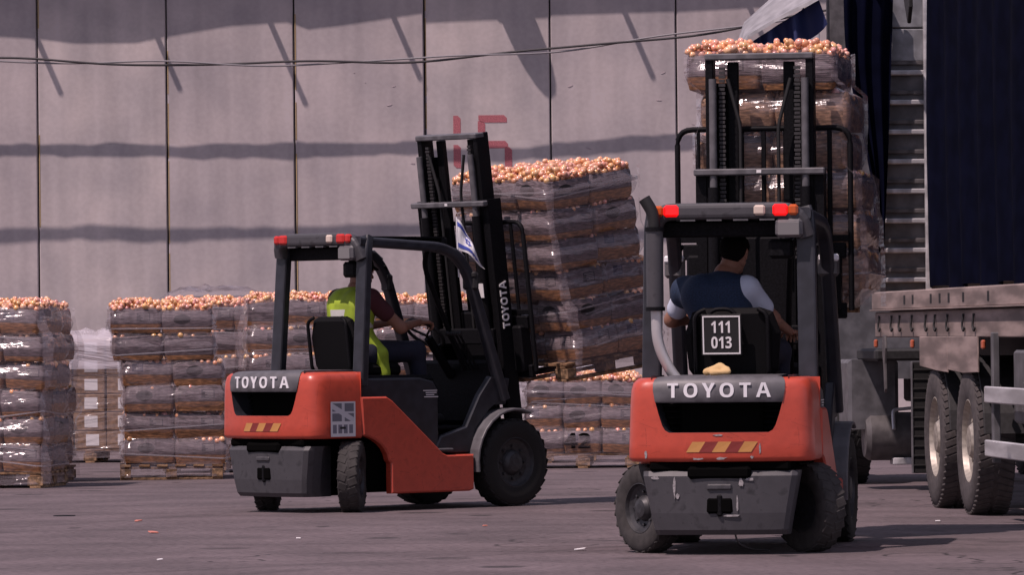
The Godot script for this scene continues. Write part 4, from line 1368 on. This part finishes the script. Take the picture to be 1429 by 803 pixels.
func trailer() -> void:
	var o := thing("curtain_trailer", "curtain-side lorry trailer with navy curtain open above a rusty flatbed", "trailer", Transform3D(Basis(Vector3.UP, deg_to_rad(4.0)), Vector3(3.2, 0, -40.0)))
	var SIDE := Basis(Vector3(0, 0, 1), Vector3(0, 1, 0), Vector3(-1, 0, 0))      # x runs along the trailer towards the viewer, z out of its near side
	var z0 := -4.62
	var z1 := 7.0
	var L := z1 - z0
	var zc := (z0 + z1) / 2
	# deck: upper rail with stake pockets, lower beam
	var rail := pbox(o, "deck_rail", M.deck, Vector3(0.04, 1.553, zc), Vector3(0.08, 0.145, L), 0.01)
	for z in [-2.75, -2.3, -1.35, -0.9, -0.45, 0.25, 1.4]: pbox(rail, "stake_pocket", M.black, Vector3(-0.039, 0.0, z - zc), Vector3(0.006, 0.07, 0.09), 0.0)
	pbox(o, "deck_lip", M.deck, Vector3(0.03, 1.478, zc), Vector3(0.1, 0.012, L), 0.003)
	var beam := pbox(o, "lower_beam", M.deck, Vector3(0.06, 1.365, zc), Vector3(0.07, 0.2, L), 0.008)
	for i in 9:
		var z := -4.3 + i * 0.62 + 0.1 * sin(i * 2.0)
		ptube(beam, "tie_hook", M.chassis, bend([Vector3(-0.045, 0.07, z - zc), Vector3(-0.055, -0.02, z - zc), Vector3(-0.05, -0.06, z - zc + 0.03), Vector3(-0.045, -0.03, z - zc + 0.05)], 0.02), 0.009, 6)
	for i in 10: pbox(o, "floor_plank", M.wood2, Vector3(0.2 + i * 0.24, 1.6, zc), Vector3(0.235, 0.04, L), 0.004)
	for i in 9: pbox(o, "cross_member", M.chassis, Vector3(1.25, 1.5, z0 + 0.4 + i * 1.3), Vector3(2.3, 0.14, 0.08), 0.0)
	for x in [0.75, 1.75]: pbox(o, "chassis_beam", M.chassis, Vector3(x, 1.17, zc), Vector3(0.14, 0.5, L), 0.01)
	pbox(o, "far_rail", M.deck, Vector3(2.46, 1.5, zc), Vector3(0.08, 0.24, L), 0.01)
	# mudguard strip over the wheels
	var st := ST()
	extr(st, [Vector2(-1.85, 0.0), Vector2(-0.45, 0.0), Vector2(-0.45, -0.26), Vector2(-1.0, -0.25), Vector2(-1.85, -0.22)], Transform3D(SIDE, Vector3(-0.01, 1.27, 0)), 0.015, 0.004)
	put(st, "mudguard_strip", M.deck, o)
	st = ST()
	extr(st, [Vector2(-0.42, 0.0), Vector2(1.0, 0.0), Vector2(1.0, -0.25), Vector2(0.3, -0.26), Vector2(-0.42, -0.24)], Transform3D(SIDE, Vector3(-0.012, 1.27, 0)), 0.015, 0.004)
	put(st, "mudguard_strip", M.deck, o)
	# bogie
	for z in [-1.3, 0.32]:
		wheel(o, Vector3(0.14, 0.525, z), 0.525, 0.29, -1.0, 0.0, M.tyre_grey, M.hub, 56)
		wheel(o, Vector3(2.33, 0.525, z), 0.525, 0.29, 1.0, 0.0, M.tyre_grey, M.hub, 56)
		for x in [0.17, 2.33]:
			st = ST()
			var arc := []
			for i in 13: arc.append(Vector3(x + (0.03 if x < 1 else -0.03), 0.525 + 0.6 * sin(lerpf(0.1, PI - 0.1, i / 12.0)), z + 0.6 * cos(lerpf(0.1, PI - 0.1, i / 12.0))))
			sweep(st, arc, rrect(0.02, 0.33, 0.008, 2), Vector3.RIGHT, -1)
			put(st, "wheel_mudguard", M.chassis, o)
		ptube(o, "axle", M.chassis, [Vector3(0.3, 0.525, z), Vector3(2.2, 0.525, z)], 0.07, 10)
		pbox(o, "suspension", M.chassis, Vector3(0.75, 0.8, z), Vector3(0.12, 0.4, 0.9), 0.02)
	# ribbed mud flap ahead of the wheels
	var mf := pbox(o, "mud_flap", M.rubber, Vector3(0.2, 0.66, -2.0), Vector3(0.5, 0.84, 0.03), 0.006)
	for i in 11: pbox(mf, "rib", M.rubber, Vector3(-0.18, -0.36 + i * 0.072, 0.018), Vector3(0.14, 0.014, 0.012), 0.003)
	pbox(mf, "edge_strip", M.midgrey, Vector3(-0.256, 0.0, 0.0), Vector3(0.012, 0.84, 0.05), 0.003)
	# side guard
	for y in [0.87, 0.5]: pbox(o, "side_guard_rail", M.alu, Vector3(-0.035, y, 4.28), Vector3(0.03, 0.115, 5.6), 0.008)
	for z in [1.62, 3.4]: pbox(o, "side_guard_post", M.panel_grey, Vector3(0.01, 0.85, z), Vector3(0.05, 0.9, 0.09), 0.006)
	pbox(o, "tool_locker", M.panel_grey, Vector3(0.3, 0.93, 2.6), Vector3(0.5, 0.5, 0.9), 0.02)
	for z in [-4.4, -2.35, 0.62, 1.15]:
		pbox(o, "side_marker_lamp", M.amber_lit, Vector3(0.0, 1.215, z), Vector3(0.03, 0.065, 0.06), 0.01)
	for z in [-3.75]:
		st = ST()
		extr(st, [Vector2(-0.04, 0), Vector2(0.05, 0), Vector2(0.09, -0.1), Vector2(0.06, -0.22), Vector2(0.08, -0.42), Vector2(0.03, -0.45), Vector2(-0.02, -0.24), Vector2(-0.07, -0.14)], Transform3D(SIDE, Vector3(-0.02, 1.28, z)), 0.02, 0.004)
		put(st, "strap_end", M.tank, o)
	# front bulkhead of ribbed grey sheet, with posts
	var bh := group(o, "bulkhead", Transform3D(Basis(), Vector3(0, 0, z0 + 0.06)))
	pbox(bh, "sheet", M.panel_grey, Vector3(1.25, 2.85, 0), Vector3(2.5, 2.46, 0.05), 0.0)
	for i in 8:
		pbox(bh, "rib", M.alu, Vector3(1.25, 1.72 + i * 0.237, 0.05), Vector3(2.4, 0.04, 0.05), 0.008)
		pbox(bh, "rib", M.tank, Vector3(1.25, 1.80 + i * 0.237, 0.035), Vector3(2.4, 0.035, 0.03), 0.006)
	pbox(bh, "upper_panel", M.panel_light, Vector3(1.25, 3.6, 0.035), Vector3(2.4, 0.26, 0.03), 0.008)
	pbox(bh, "upper_panel", M.panel_light, Vector3(1.25, 3.87, 0.035), Vector3(2.4, 0.26, 0.03), 0.008)
	for x in [0.03, 0.44, 2.47]: pbox(bh, "post", M.alu if x == 0.44 else M.panel_grey, Vector3(x, 2.8, 0.09), Vector3(0.045, 2.36, 0.06), 0.006)
	# roof and its side rails
	pbox(o, "roof", M.tarp, Vector3(1.25, 4.13, zc + 1.4), Vector3(2.5, 0.04, L - 2.8), 0.01)
	pbox(o, "roof_rail", M.alu, Vector3(0.04, 4.05, zc), Vector3(0.08, 0.12, L), 0.01)
	pbox(o, "far_side_sheet", M.navy_cloth, Vector3(2.5, 2.85, zc), Vector3(0.02, 2.44, L), 0.0)
	# the drawn curtain nearer the viewer, and the bunched one at the front corner
	cloth(o, "side_curtain", M.navy_cloth, Transform3D(SIDE, Vector3(0.075, 1.635, 0)), func(v): return [-1.72 - 0.1 * v, 6.9], 2.42, 11.0, 0.032, 0.015)
	cloth(o, "bunched_curtain", M.navy_cloth, Transform3D(Basis(Vector3.UP, 0.15), Vector3(0.0, 1.95, z0 + 0.3)), func(v): return [lerpf(-0.02, -0.25, smoothstep(0.1, 0.85, v)), lerpf(0.06, 0.17, v)], 2.1, 3.0, 0.05, 0.06)
	st = ST()
	extr(st, [Vector2(-0.3, 0.0), Vector2(0.1, 0.0), Vector2(0.1, -0.3), Vector2(0.0, -0.42), Vector2(-0.22, -0.2)], Transform3D(SIDE, Vector3(-0.06, 4.05, -1.9)), 0.03, 0.006)
	put(st, "corner_reinforcement", M.black, o)
	# raised roof flap with its blue lining
	var near := [Vector3(-1.06, 3.56, -0.15), Vector3(-1.0, 3.66, -0.15), Vector3(-0.78, 3.80, -0.2), Vector3(-0.5, 3.97, -0.2), Vector3(-0.2, 4.13, -0.2)]
	var far := [Vector3(-1.0, 3.64, -0.95), Vector3(-0.94, 3.84, -0.95), Vector3(-0.7, 4.06, -0.95), Vector3(-0.36, 4.22, -0.95), Vector3(-0.1, 4.34, -0.95)]
	st = ST()
	var lin := ST()
	for i in 4:
		for j in 6:
			var g := func(k: int, t: float) -> Vector3: return (near[k] as Vector3).lerp(far[k], t) + Vector3(0, 0.025 * sin(t * 9.0 + k * 1.3), 0)
			var p: Vector3 = g.call(i, j / 6.0)
			var q: Vector3 = g.call(i + 1, j / 6.0)
			var r: Vector3 = g.call(i + 1, (j + 1) / 6.0)
			var u: Vector3 = g.call(i, (j + 1) / 6.0)
			var k := Vector3(0, -0.03, 0.01)
			quad(st, p, q, r, u, 1)
			quad(st, q + k, p + k, u + k, r + k, 2)
			if j == 0: quad(st, p + k, q + k, q, p)
			if i == 0: quad(st, u + k, p + k, p, u)
	put(st, "roof_flap", M.tarp, o, Transform3D(Basis(), Vector3(0, 0, z0 + 0.35)))
	for i in 24:
		var e := func(n: int, low: bool) -> Vector3:
			var t := n / 24.0 * 3.2
			var p: Vector3 = (near[int(t)] as Vector3).lerp(near[int(t) + 1], t - int(t)) + Vector3(0.03, -0.035, -0.1 + 0.05 * sin(n * 1.1))
			if low: p += Vector3(0.05 + 0.03 * sin(n * 0.9), -0.05 - 0.17 * smoothstep(0.0, 9.0, n) - 0.03 * sin(n * 0.7), 0.04 * sin(n * 1.1 + 0.6))
			return p
		quad(lin, e.call(i, true), e.call(i + 1, true), e.call(i + 1, false), e.call(i, false), 1)
	put(lin, "flap_lining", M.blue_cloth, o, Transform3D(Basis(), Vector3(0, 0, z0 + 0.35)))

func tractor() -> void:
	# the tractor unit ahead of the trailer; mostly hidden by the raised load
	var o := thing("lorry_tractor", "grey lorry cab and tanks coupled ahead of the curtain trailer", "lorry", Transform3D(Basis(Vector3.UP, deg_to_rad(4.0)), Vector3(2.72, 0, -47.0)))
	var SIDE := Basis(Vector3(0, 0, 1), Vector3(0, 1, 0), Vector3(-1, 0, 0))
	var st := ST()
	extr(st, [Vector2(-2.4, 0.9), Vector2(-0.35, 0.9), Vector2(-0.3, 3.3), Vector2(-0.6, 3.75), Vector2(-1.6, 3.7), Vector2(-2.2, 2.9), Vector2(-2.45, 1.9)], Transform3D(SIDE, Vector3(1.25, 0, -0.6)), 2.4, 0.06)
	var cab := put(st, "cab", M.panel_grey, o)
	st = ST()
	extr(st, [Vector2(-2.1, 2.0), Vector2(-1.3, 2.0), Vector2(-1.3, 2.8), Vector2(-1.95, 2.75)], Transform3D(SIDE, Vector3(0.046, 0, -0.6)), 0.02, 0.004)
	put(st, "side_window", M.glass, cab)
	pbox(o, "deflector_post", M.alu, Vector3(-0.12, 3.9, -0.3), Vector3(0.1, 1.2, 0.1), 0.01)
	pbox(o, "deflector", M.tank, Vector3(0.12, 4.1, -0.4), Vector3(0.22, 1.0, 0.12), 0.02)
	pbox(o, "chassis", M.chassis, Vector3(1.25, 0.85, 0.9), Vector3(0.9, 0.3, 5.0), 0.02)
	pbox(o, "rear_mudguard", M.chassis, Vector3(1.25, 1.12, 1.2), Vector3(2.3, 0.1, 1.2), 0.02)
	st = ST()
	extr(st, [Vector2(-0.3, 0.5), Vector2(0.35, 0.5), Vector2(0.35, 1.08), Vector2(-0.3, 1.08)], Transform3D(SIDE, Vector3(0.2, 0, 0.55)), 0.42, 0.03)
	put(st, "battery_box", M.panel_grey, o)
	st = ST()
	lathe(st, [Vector2(0, -0.35), Vector2(0.17, -0.34), Vector2(0.2, -0.3), Vector2(0.2, 0.3), Vector2(0.17, 0.34), Vector2(0, 0.35)], Transform3D(AXLE, Vector3(0.47, 0.44, 0.8)), 24)
	put(st, "air_tank", M.tank, o)
	ptube(o, "tank_strap", M.galv, bend([Vector3(0.35, 0.5, 1.02), Vector3(0.35, 0.66, 0.95), Vector3(0.6, 0.68, 0.9)], 0.04), 0.016, 6)
	pbox(o, "step", M.alu, Vector3(0.55, 0.235, 0.85), Vector3(0.4, 0.06, 0.2), 0.008)
	for z in [-1.1, -3.4]:
		for s in [-1.0, 1.0]: wheel(o, Vector3(1.25 + 1.0 * s, 0.52, z), 0.52, 0.3, s, 0.0, M.rubber, M.rim, 36)

# ------------------------------------------------------------------ flag
func flag(o: Node3D) -> void:
	var pos := Vector3(0.47, 1.86, -0.36)
	var f := group(o, "flag", Transform3D(Basis(Vector3.UP, deg_to_rad(47.0)), pos))
	ptube(f, "flag_pole", M.white, [Vector3(-0.03, -0.1, 0), Vector3(-0.045, 0.36, 0)], 0.006, 6)
	# the cloth droops: a grid of points sewn along the pole
	var G := func(u: float, v: float) -> Vector3:
		var x := u * 0.21
		var y := 0.35 - v * 0.24 - u * 0.21 * (0.5 + 0.5 * u) + 0.02 * sin(u * 8.0 + v * 5.0) * u + v * u * 0.05
		return Vector3(-0.04 + x * (0.55 + 0.45 * v), y, 0.045 * sin(u * 9.0 + v * 3.0) * u + 0.02 * sin(v * 8.0 + u * 4.0) * u)
	var strip := func(u0: float, u1: float, v0: float, v1: float, off: float) -> SurfaceTool:
		var st := ST()
		for side in [1.0, -1.0]:
			for i in 10:
				for j in 5:
					var a: Vector3 = G.call(lerpf(u0, u1, i / 10.0), lerpf(v0, v1, (j + 1) / 5.0))
					var b: Vector3 = G.call(lerpf(u0, u1, (i + 1) / 10.0), lerpf(v0, v1, (j + 1) / 5.0))
					var c: Vector3 = G.call(lerpf(u0, u1, (i + 1) / 10.0), lerpf(v0, v1, j / 5.0))
					var d: Vector3 = G.call(lerpf(u0, u1, i / 10.0), lerpf(v0, v1, j / 5.0))
					var k := Vector3(0, 0, off * side)
					if side > 0: quad(st, a + k, b + k, c + k, d + k, 1)
					else: quad(st, b + k, a + k, d + k, c + k, 2)
		return st
	put(strip.call(0.0, 1.0, 0.0, 1.0, 0.001), "cloth", M.white, f)
	put(strip.call(0.0, 1.0, 0.1, 0.24, 0.003), "blue_stripe", M.flag_blue, f)
	put(strip.call(0.0, 1.0, 0.76, 0.9, 0.003), "blue_stripe", M.flag_blue, f)
	var st := ST()
	for k in 2:
		var t := []
		for i in 4:
			var a := TAU * i / 3 + PI / 2 + k * PI
			t.append((G.call(0.5 + 0.14 * cos(a), 0.5 - 0.16 * sin(a)) as Vector3) + Vector3(0, 0, 0.004))
		for i in 3: tube(st, [t[i], t[i + 1]], 0.003, 4)
	put(st, "star", M.flag_blue, f)

func sticker(o: Node) -> void:
	var im := Image.create(96, 128, false, Image.FORMAT_RGB8)
	im.fill(Color(0.8, 0.8, 0.82))
	im.fill_rect(Rect2i(6, 6, 84, 66), Color(0.42, 0.43, 0.47))
	for y in 66:
		for x in 84:
			var u := x / 84.0
			var v := y / 66.0
			if absf(v - (0.15 + u * 0.8)) < 0.16 or (absf(u - 0.5) < 0.06) or absf(v - 0.5) < 0.05: im.set_pixel(6 + x, 6 + y, Color(0.75, 0.75, 0.78))
	for i in 4: im.fill_rect(Rect2i(8 + i * 21, 84, 15, 32), Color(0.45, 0.45, 0.5))
	im.fill_rect(Rect2i(36, 92, 22, 8), Color(0.1, 0.1, 0.12))
	var m := StandardMaterial3D.new()
	var t := ImageTexture.create_from_image(im)
	m.albedo_texture = t
	m.roughness = 0.5
	var q := QuadMesh.new()
	q.size = Vector2(0.245, 0.262)
	put(q, "sticker", m, o, Transform3D(Basis(Vector3.UP, PI / 2), Vector3(0.568, 0.7, 0.955)))

# ------------------------------------------------------------------ everything
func _ready() -> void:
	rng.seed = 4
	var cam := Camera3D.new()
	cam.name = "camera"
	cam.fov = rad_to_deg(2.0 * atan(401.5 / 7770.0))
	cam.near = 1.0
	cam.far = 400.0
	cam.position = Vector3(0, 1.33, 0)
	cam.rotation_degrees = Vector3(0.468, 0, -0.6)
	add_child(cam)
	var env := Environment.new()
	var sky := Sky.new()
	var sm := ProceduralSkyMaterial.new()
	sm.sky_top_color = Color(0.54, 0.54, 0.635)
	sm.sky_horizon_color = Color(0.80, 0.765, 0.805)
	sm.sky_curve = 0.12
	sm.ground_bottom_color = Color(0.28, 0.25, 0.26)
	sm.ground_horizon_color = Color(0.5, 0.46, 0.48)
	sky.sky_material = sm
	env.background_mode = Environment.BG_SKY
	env.sky = sky
	env.background_energy_multiplier = 0.98
	env.tonemap_mode = Environment.TONE_MAPPER_LINEAR
	env.tonemap_exposure = 1.36
	env.sdfgi_enabled = true
	env.ssao_enabled = true
	env.ssil_enabled = true
	var we := WorldEnvironment.new()
	we.name = "world"
	we.environment = env
	add_child(we)
	var sun := DirectionalLight3D.new()
	sun.name = "sun"
	sun.light_energy = 1.02
	sun.light_color = Color(1.0, 0.905, 0.895)
	sun.light_angular_distance = 0.5
	sun.shadow_enabled = true
	sun.basis = Basis.looking_at(Vector3(0.42, -1.0, -0.42))
	add_child(sun)

	materials()
	var cn := [concrete_tex(51), concrete_tex(52)]
	for i in 3:
		M["concrete%d" % i] = mat([Color(0.475, 0.424, 0.428), Color(0.51, 0.458, 0.455), Color(0.46, 0.413, 0.418)][i], 0.9, 0.0, cn[i % 2], 0.28)
		M["concrete%d" % i].uv1_world_triplanar = true
	M.spot = mat(Color(0.33, 0.285, 0.3), 0.95)
	M.scrap_red = mat(Color(0.55, 0.2, 0.15), 0.7)
	M.amber_lit = mat(Color(0.4, 0.1, 0.05), 0.3)
	M.flag_blue = mat(Color(0.06, 0.09, 0.42), 0.7)
	M.hub = mat(Color(0.45, 0.41, 0.35), 0.45, 0.3, M.grime, 3.0)
	M.asphalt = mat(Color(0.147, 0.114, 0.122), 0.9, 0.0, asphalt_tex(), 0.085)
	M.asphalt.uv1_world_triplanar = true
	M.asphalt.normal_enabled = true
	M.asphalt.normal_scale = 0.5
	var gn := FastNoiseLite.new()
	gn.seed = 8
	gn.frequency = 0.25
	gn.fractal_octaves = 3
	var gi := gn.get_seamless_image(512, 512)
	gi.bump_map_to_normal_map(3.0)
	M.asphalt.normal_texture = ImageTexture.create_from_image(gi)

	var st := ST()
	quad(st, Vector3(-200, 0, 60), Vector3(200, 0, 60), Vector3(200, 0, -260), Vector3(-200, 0, -260))
	put(st, "ground", M.asphalt).set_meta("kind", "structure")
	wall()
	overhead()
	overhead_line()
	trailer()
	tractor()

	carton_meshes_built()
	var at := func(x: float, z: float, deg: float, y := 0.0) -> Transform3D: return Transform3D(Basis(Vector3.UP, deg_to_rad(deg)), Vector3(x, y, z))
	onion_stack("wrapped onion stack at the far left edge, cut off by the frame", at.call(-4.63, -49.8, -9), 6, [0.0, 0.0, 0.0, 0.01, 0.0, -0.02], 301, 0.244)
	onion_stack("wrapped onion stack half hidden behind the leftmost one", at.call(-4.70, -51.6, -9), 6, [0, 0, 0.0, -0.01, -0.03, -0.04], 302, 0.242)
	onion_stack("free-standing wrapped onion stack left of the first forklift, leaning a little", at.call(-3.21, -52.2, 94), 6, [0.03, 0.03, 0.02, 0.0, -0.03, -0.06], 303, 0.243, false, 0, true)
	onion_stack("onion stack half hidden behind the free-standing stack left of the first forklift", at.call(-2.86, -54.6, 0), 6, [0.0, 0.0, 0.0, 0.0, 0.0, 0.0], 304)
	onion_stack("tall onion stack behind the first forklift's rear pillars and seat", at.call(-1.99, -53.2, 5), 6, [0.0, 0.0, 0.0, 0.0, 0.0, 0.0], 305, 0.255)
	onion_stack("onion stack seen through the first forklift's cabin, beyond the driver's arms", at.call(-0.80, -54.6, 2), 6, [0, 0, 0, 0, 0, 0], 306, 0.25)
	onion_stack("low three-tier onion stack on the ground with 42 printed on a carton", at.call(0.70, -54.9, -3), 3, [0.01, 0.0, -0.01], 307, 0.238, true)
	box_stack("stack of brown cartons with white labels under white film near the wall", at.call(-4.45, -59.5, -4), 6, 0.195, 1.05, 1.0, 308, M.kraft, M.film_white, true)
	box_stack("dark stack topped with crumpled clear plastic sheet, behind the onion stacks", at.call(-3.08, -57.6, 0), 6, 0.268, 1.0, 1.0, 309, M.panel_grey, M.film, false)
	box_stack("pale wrapped stack beside the low onion stack, beyond the forklift's front wheel", at.call(0.34, -57.2, 0), 4, 0.21, 1.0, 1.0, 310, M.label, M.film_white, false)

	# the forklift on the left, turned three-quarters, mast tilted back under a raised load
	var xl := Transform3D(Basis(Vector3.UP, deg_to_rad(-47.0)), Vector3(-0.957, 0, -42.6))
	var fl := forklift("forklift on the left seen from its side, its driver in a lime vest", xl, {"chips": false, "tilt": deg_to_rad(7.0), "steer": deg_to_rad(40.0), "raise": 0.94, "ext": 2.87, "plate": false, "exhaust": false, "red": M.red_dim})
	flag(fl)
	sticker(fl)
	var ml := xl * Transform3D(Basis(Vector3.RIGHT, deg_to_rad(7.0)), Vector3(0, 0.335, -0.8))
	onion_stack("leaning wrapped onion load held up on the left forklift's forks", ml * Transform3D(Basis(), Vector3(0.08, 0.545, -1.05)), 6, [-0.1, -0.07, -0.05, -0.02, 0.02, 0.05], 311, 0.24, false, 0, true)
	driver("person", "driver in a lime high-visibility vest and dark cap seated in the left forklift", xl, {
		"pelvis": Vector3(0, 1.2, 0.35), "waist": Vector3(0, 1.36, 0.38), "chest": Vector3(0, 1.54, 0.36), "neck": Vector3(0, 1.68, 0.31), "head": Vector3(0, 1.81, 0.26), "face": Vector3(0.1, -0.12, -1).normalized(),
		"hipL": Vector3(-0.1, 1.19, 0.3), "hipR": Vector3(0.1, 1.19, 0.3), "kneeL": Vector3(-0.17, 1.2, -0.13), "kneeR": Vector3(0.18, 1.2, -0.13), "ankL": Vector3(-0.16, 0.74, -0.24), "ankR": Vector3(0.18, 0.74, -0.2), "toeL": Vector3(-0.17, 0.68, -0.4), "toeR": Vector3(0.19, 0.68, -0.36),
		"shL": Vector3(-0.185, 1.6, 0.33), "shR": Vector3(0.185, 1.6, 0.33), "elL": Vector3(-0.25, 1.38, 0.1), "elR": Vector3(0.27, 1.38, 0.1), "wrL": Vector3(-0.17, 1.42, -0.18), "wrR": Vector3(0.17, 1.42, -0.18),
		"hdL": Vector3(0.15, 0.0, -1), "hdR": Vector3(-0.15, 0.0, -1), "pmL": Vector3(0.1, -1, 0), "pmR": Vector3(-0.1, -1, 0), "thL": Vector3(1, 0.1, 0), "thR": Vector3(-1, 0.1, 0)},
		{"curl": 0.85, "shirt": M.maroon, "sleeve": 0.5, "vest": M.lime, "hem": true, "cap": true})

	# the forklift on the right, seen from behind, load raised to the trailer's deck
	var xr := Transform3D(Basis(Vector3.UP, deg_to_rad(-9.4)), Vector3(1.419, 0, -34.2))
	forklift("forklift on the right seen from behind, number plate on its seat back", xr, {"chips": true, "tilt": 0.0, "steer": deg_to_rad(42.0), "raise": 1.39, "ext": 3.08, "plate": true, "exhaust": true, "red": M.red_lamp})
	onion_stack("wrapped onion load raised high against the trailer on the right forklift", xr * Transform3D(Basis(Vector3.UP, PI / 2), Vector3(0.01, 1.44, -1.74)), 6, [0.13, 0.11, 0.08, 0.05, 0.02, 0.0], 312, 0.255, false, 5, true)
	driver("person", "driver in a navy vest over a white T-shirt seen from behind", xr, {
		"pelvis": Vector3(-0.03, 1.2, 0.33), "waist": Vector3(-0.07, 1.37, 0.34), "chest": Vector3(-0.13, 1.54, 0.31), "neck": Vector3(-0.08, 1.68, 0.24), "head": Vector3(-0.025, 1.8, 0.18), "face": Vector3(0.3, -0.1, -1).normalized(),
		"hipL": Vector3(-0.12, 1.19, 0.3), "hipR": Vector3(0.08, 1.19, 0.3), "kneeL": Vector3(-0.2, 1.2, -0.13), "kneeR": Vector3(0.2, 1.2, -0.12), "ankL": Vector3(-0.18, 0.74, -0.22), "ankR": Vector3(0.2, 0.74, -0.2), "toeL": Vector3(-0.19, 0.68, -0.38), "toeR": Vector3(0.21, 0.68, -0.36),
		"shL": Vector3(-0.32, 1.575, 0.22), "shR": Vector3(0.065, 1.585, 0.33), "elL": Vector3(-0.43, 1.4, 0.1), "elR": Vector3(0.2, 1.4, 0.17), "wrL": Vector3(-0.2, 1.4, -0.12), "wrR": Vector3(0.27, 1.32, -0.12),
		"hdL": Vector3(0.1, 0.0, -1), "hdR": Vector3(0.0, 0.0, -1), "pmL": Vector3(0.1, -1, 0), "pmR": Vector3(0, -1, 0), "thL": Vector3(1, 0.1, 0), "thR": Vector3(-1, 0.1, 0)},
		{"curl": 0.85, "shirt": M.shirt, "sleeve": 0.62, "vest": M.navy_vest, "hem": false, "cap": false})
	litter()

func litter() -> void:
	var dc := ST()
	lathe(dc, [Vector2(0, 0), Vector2(0.085, 0), Vector2(0.08, 0.006), Vector2(0, 0.006)], Transform3D(), 20)
	tag(put(dc, "drain_cover", M.dark, null, Transform3D(Basis(), Vector3(-3.35, 0.0, -41.5))), "small round dark cover flush in the asphalt at the left", "drain cover")
	rng.seed = 88
	# scraps on the tarmac: x, z, size, and whether it is an onion skin or paper
	var spots := [[-2.44, -37.6, 0.035, 1, "reddish onion skin on the open asphalt below the free-standing stack"], [0.39, -33.9, 0.045, 0, "largest pale paper scrap, left of the right forklift's rear wheel"], [-2.1, -33.0, 0.02, 0, "pale scrap nearest the viewer at the lower left of the asphalt"], [-2.7, -40.0, 0.03, 1, "reddish onion skin on the asphalt at the left, farthest towards the stacks"], [-1.4, -36.2, 0.02, 0, "pale scrap on the asphalt in front of the left forklift's rear wheels"], [0.9, -37.6, 0.025, 0, "pale scrap on the asphalt between the two forklifts"], [-0.2, -38.2, 0.02, 1, "onion skin on the asphalt below the left forklift's front wheel"], [2.9, -38.2, 0.02, 0, "pale scrap on the asphalt beside the trailer's shadow"]]
	for s in spots:
		var st := ST()
		var p := []
		for k in 7: p.append(Vector2(cos(TAU * k / 7), sin(TAU * k / 7)) * s[2] * rng.randf_range(0.5, 1.2))
		extr(st, p, Transform3D(Basis(Vector3.RIGHT, -PI / 2 + 0.12), Vector3.ZERO), 0.008, 0.002)
		var o := put(st, "onion_skin" if s[3] else "paper_scrap", M.scrap_red if s[3] else M.label, null, Transform3D(Basis(Vector3.UP, rng.randf() * 6), Vector3(s[0], 0.01, s[1])))
		tag(o, s[4], "litter", "onion skins littering the asphalt" if s[3] else "paper scraps littering the asphalt")
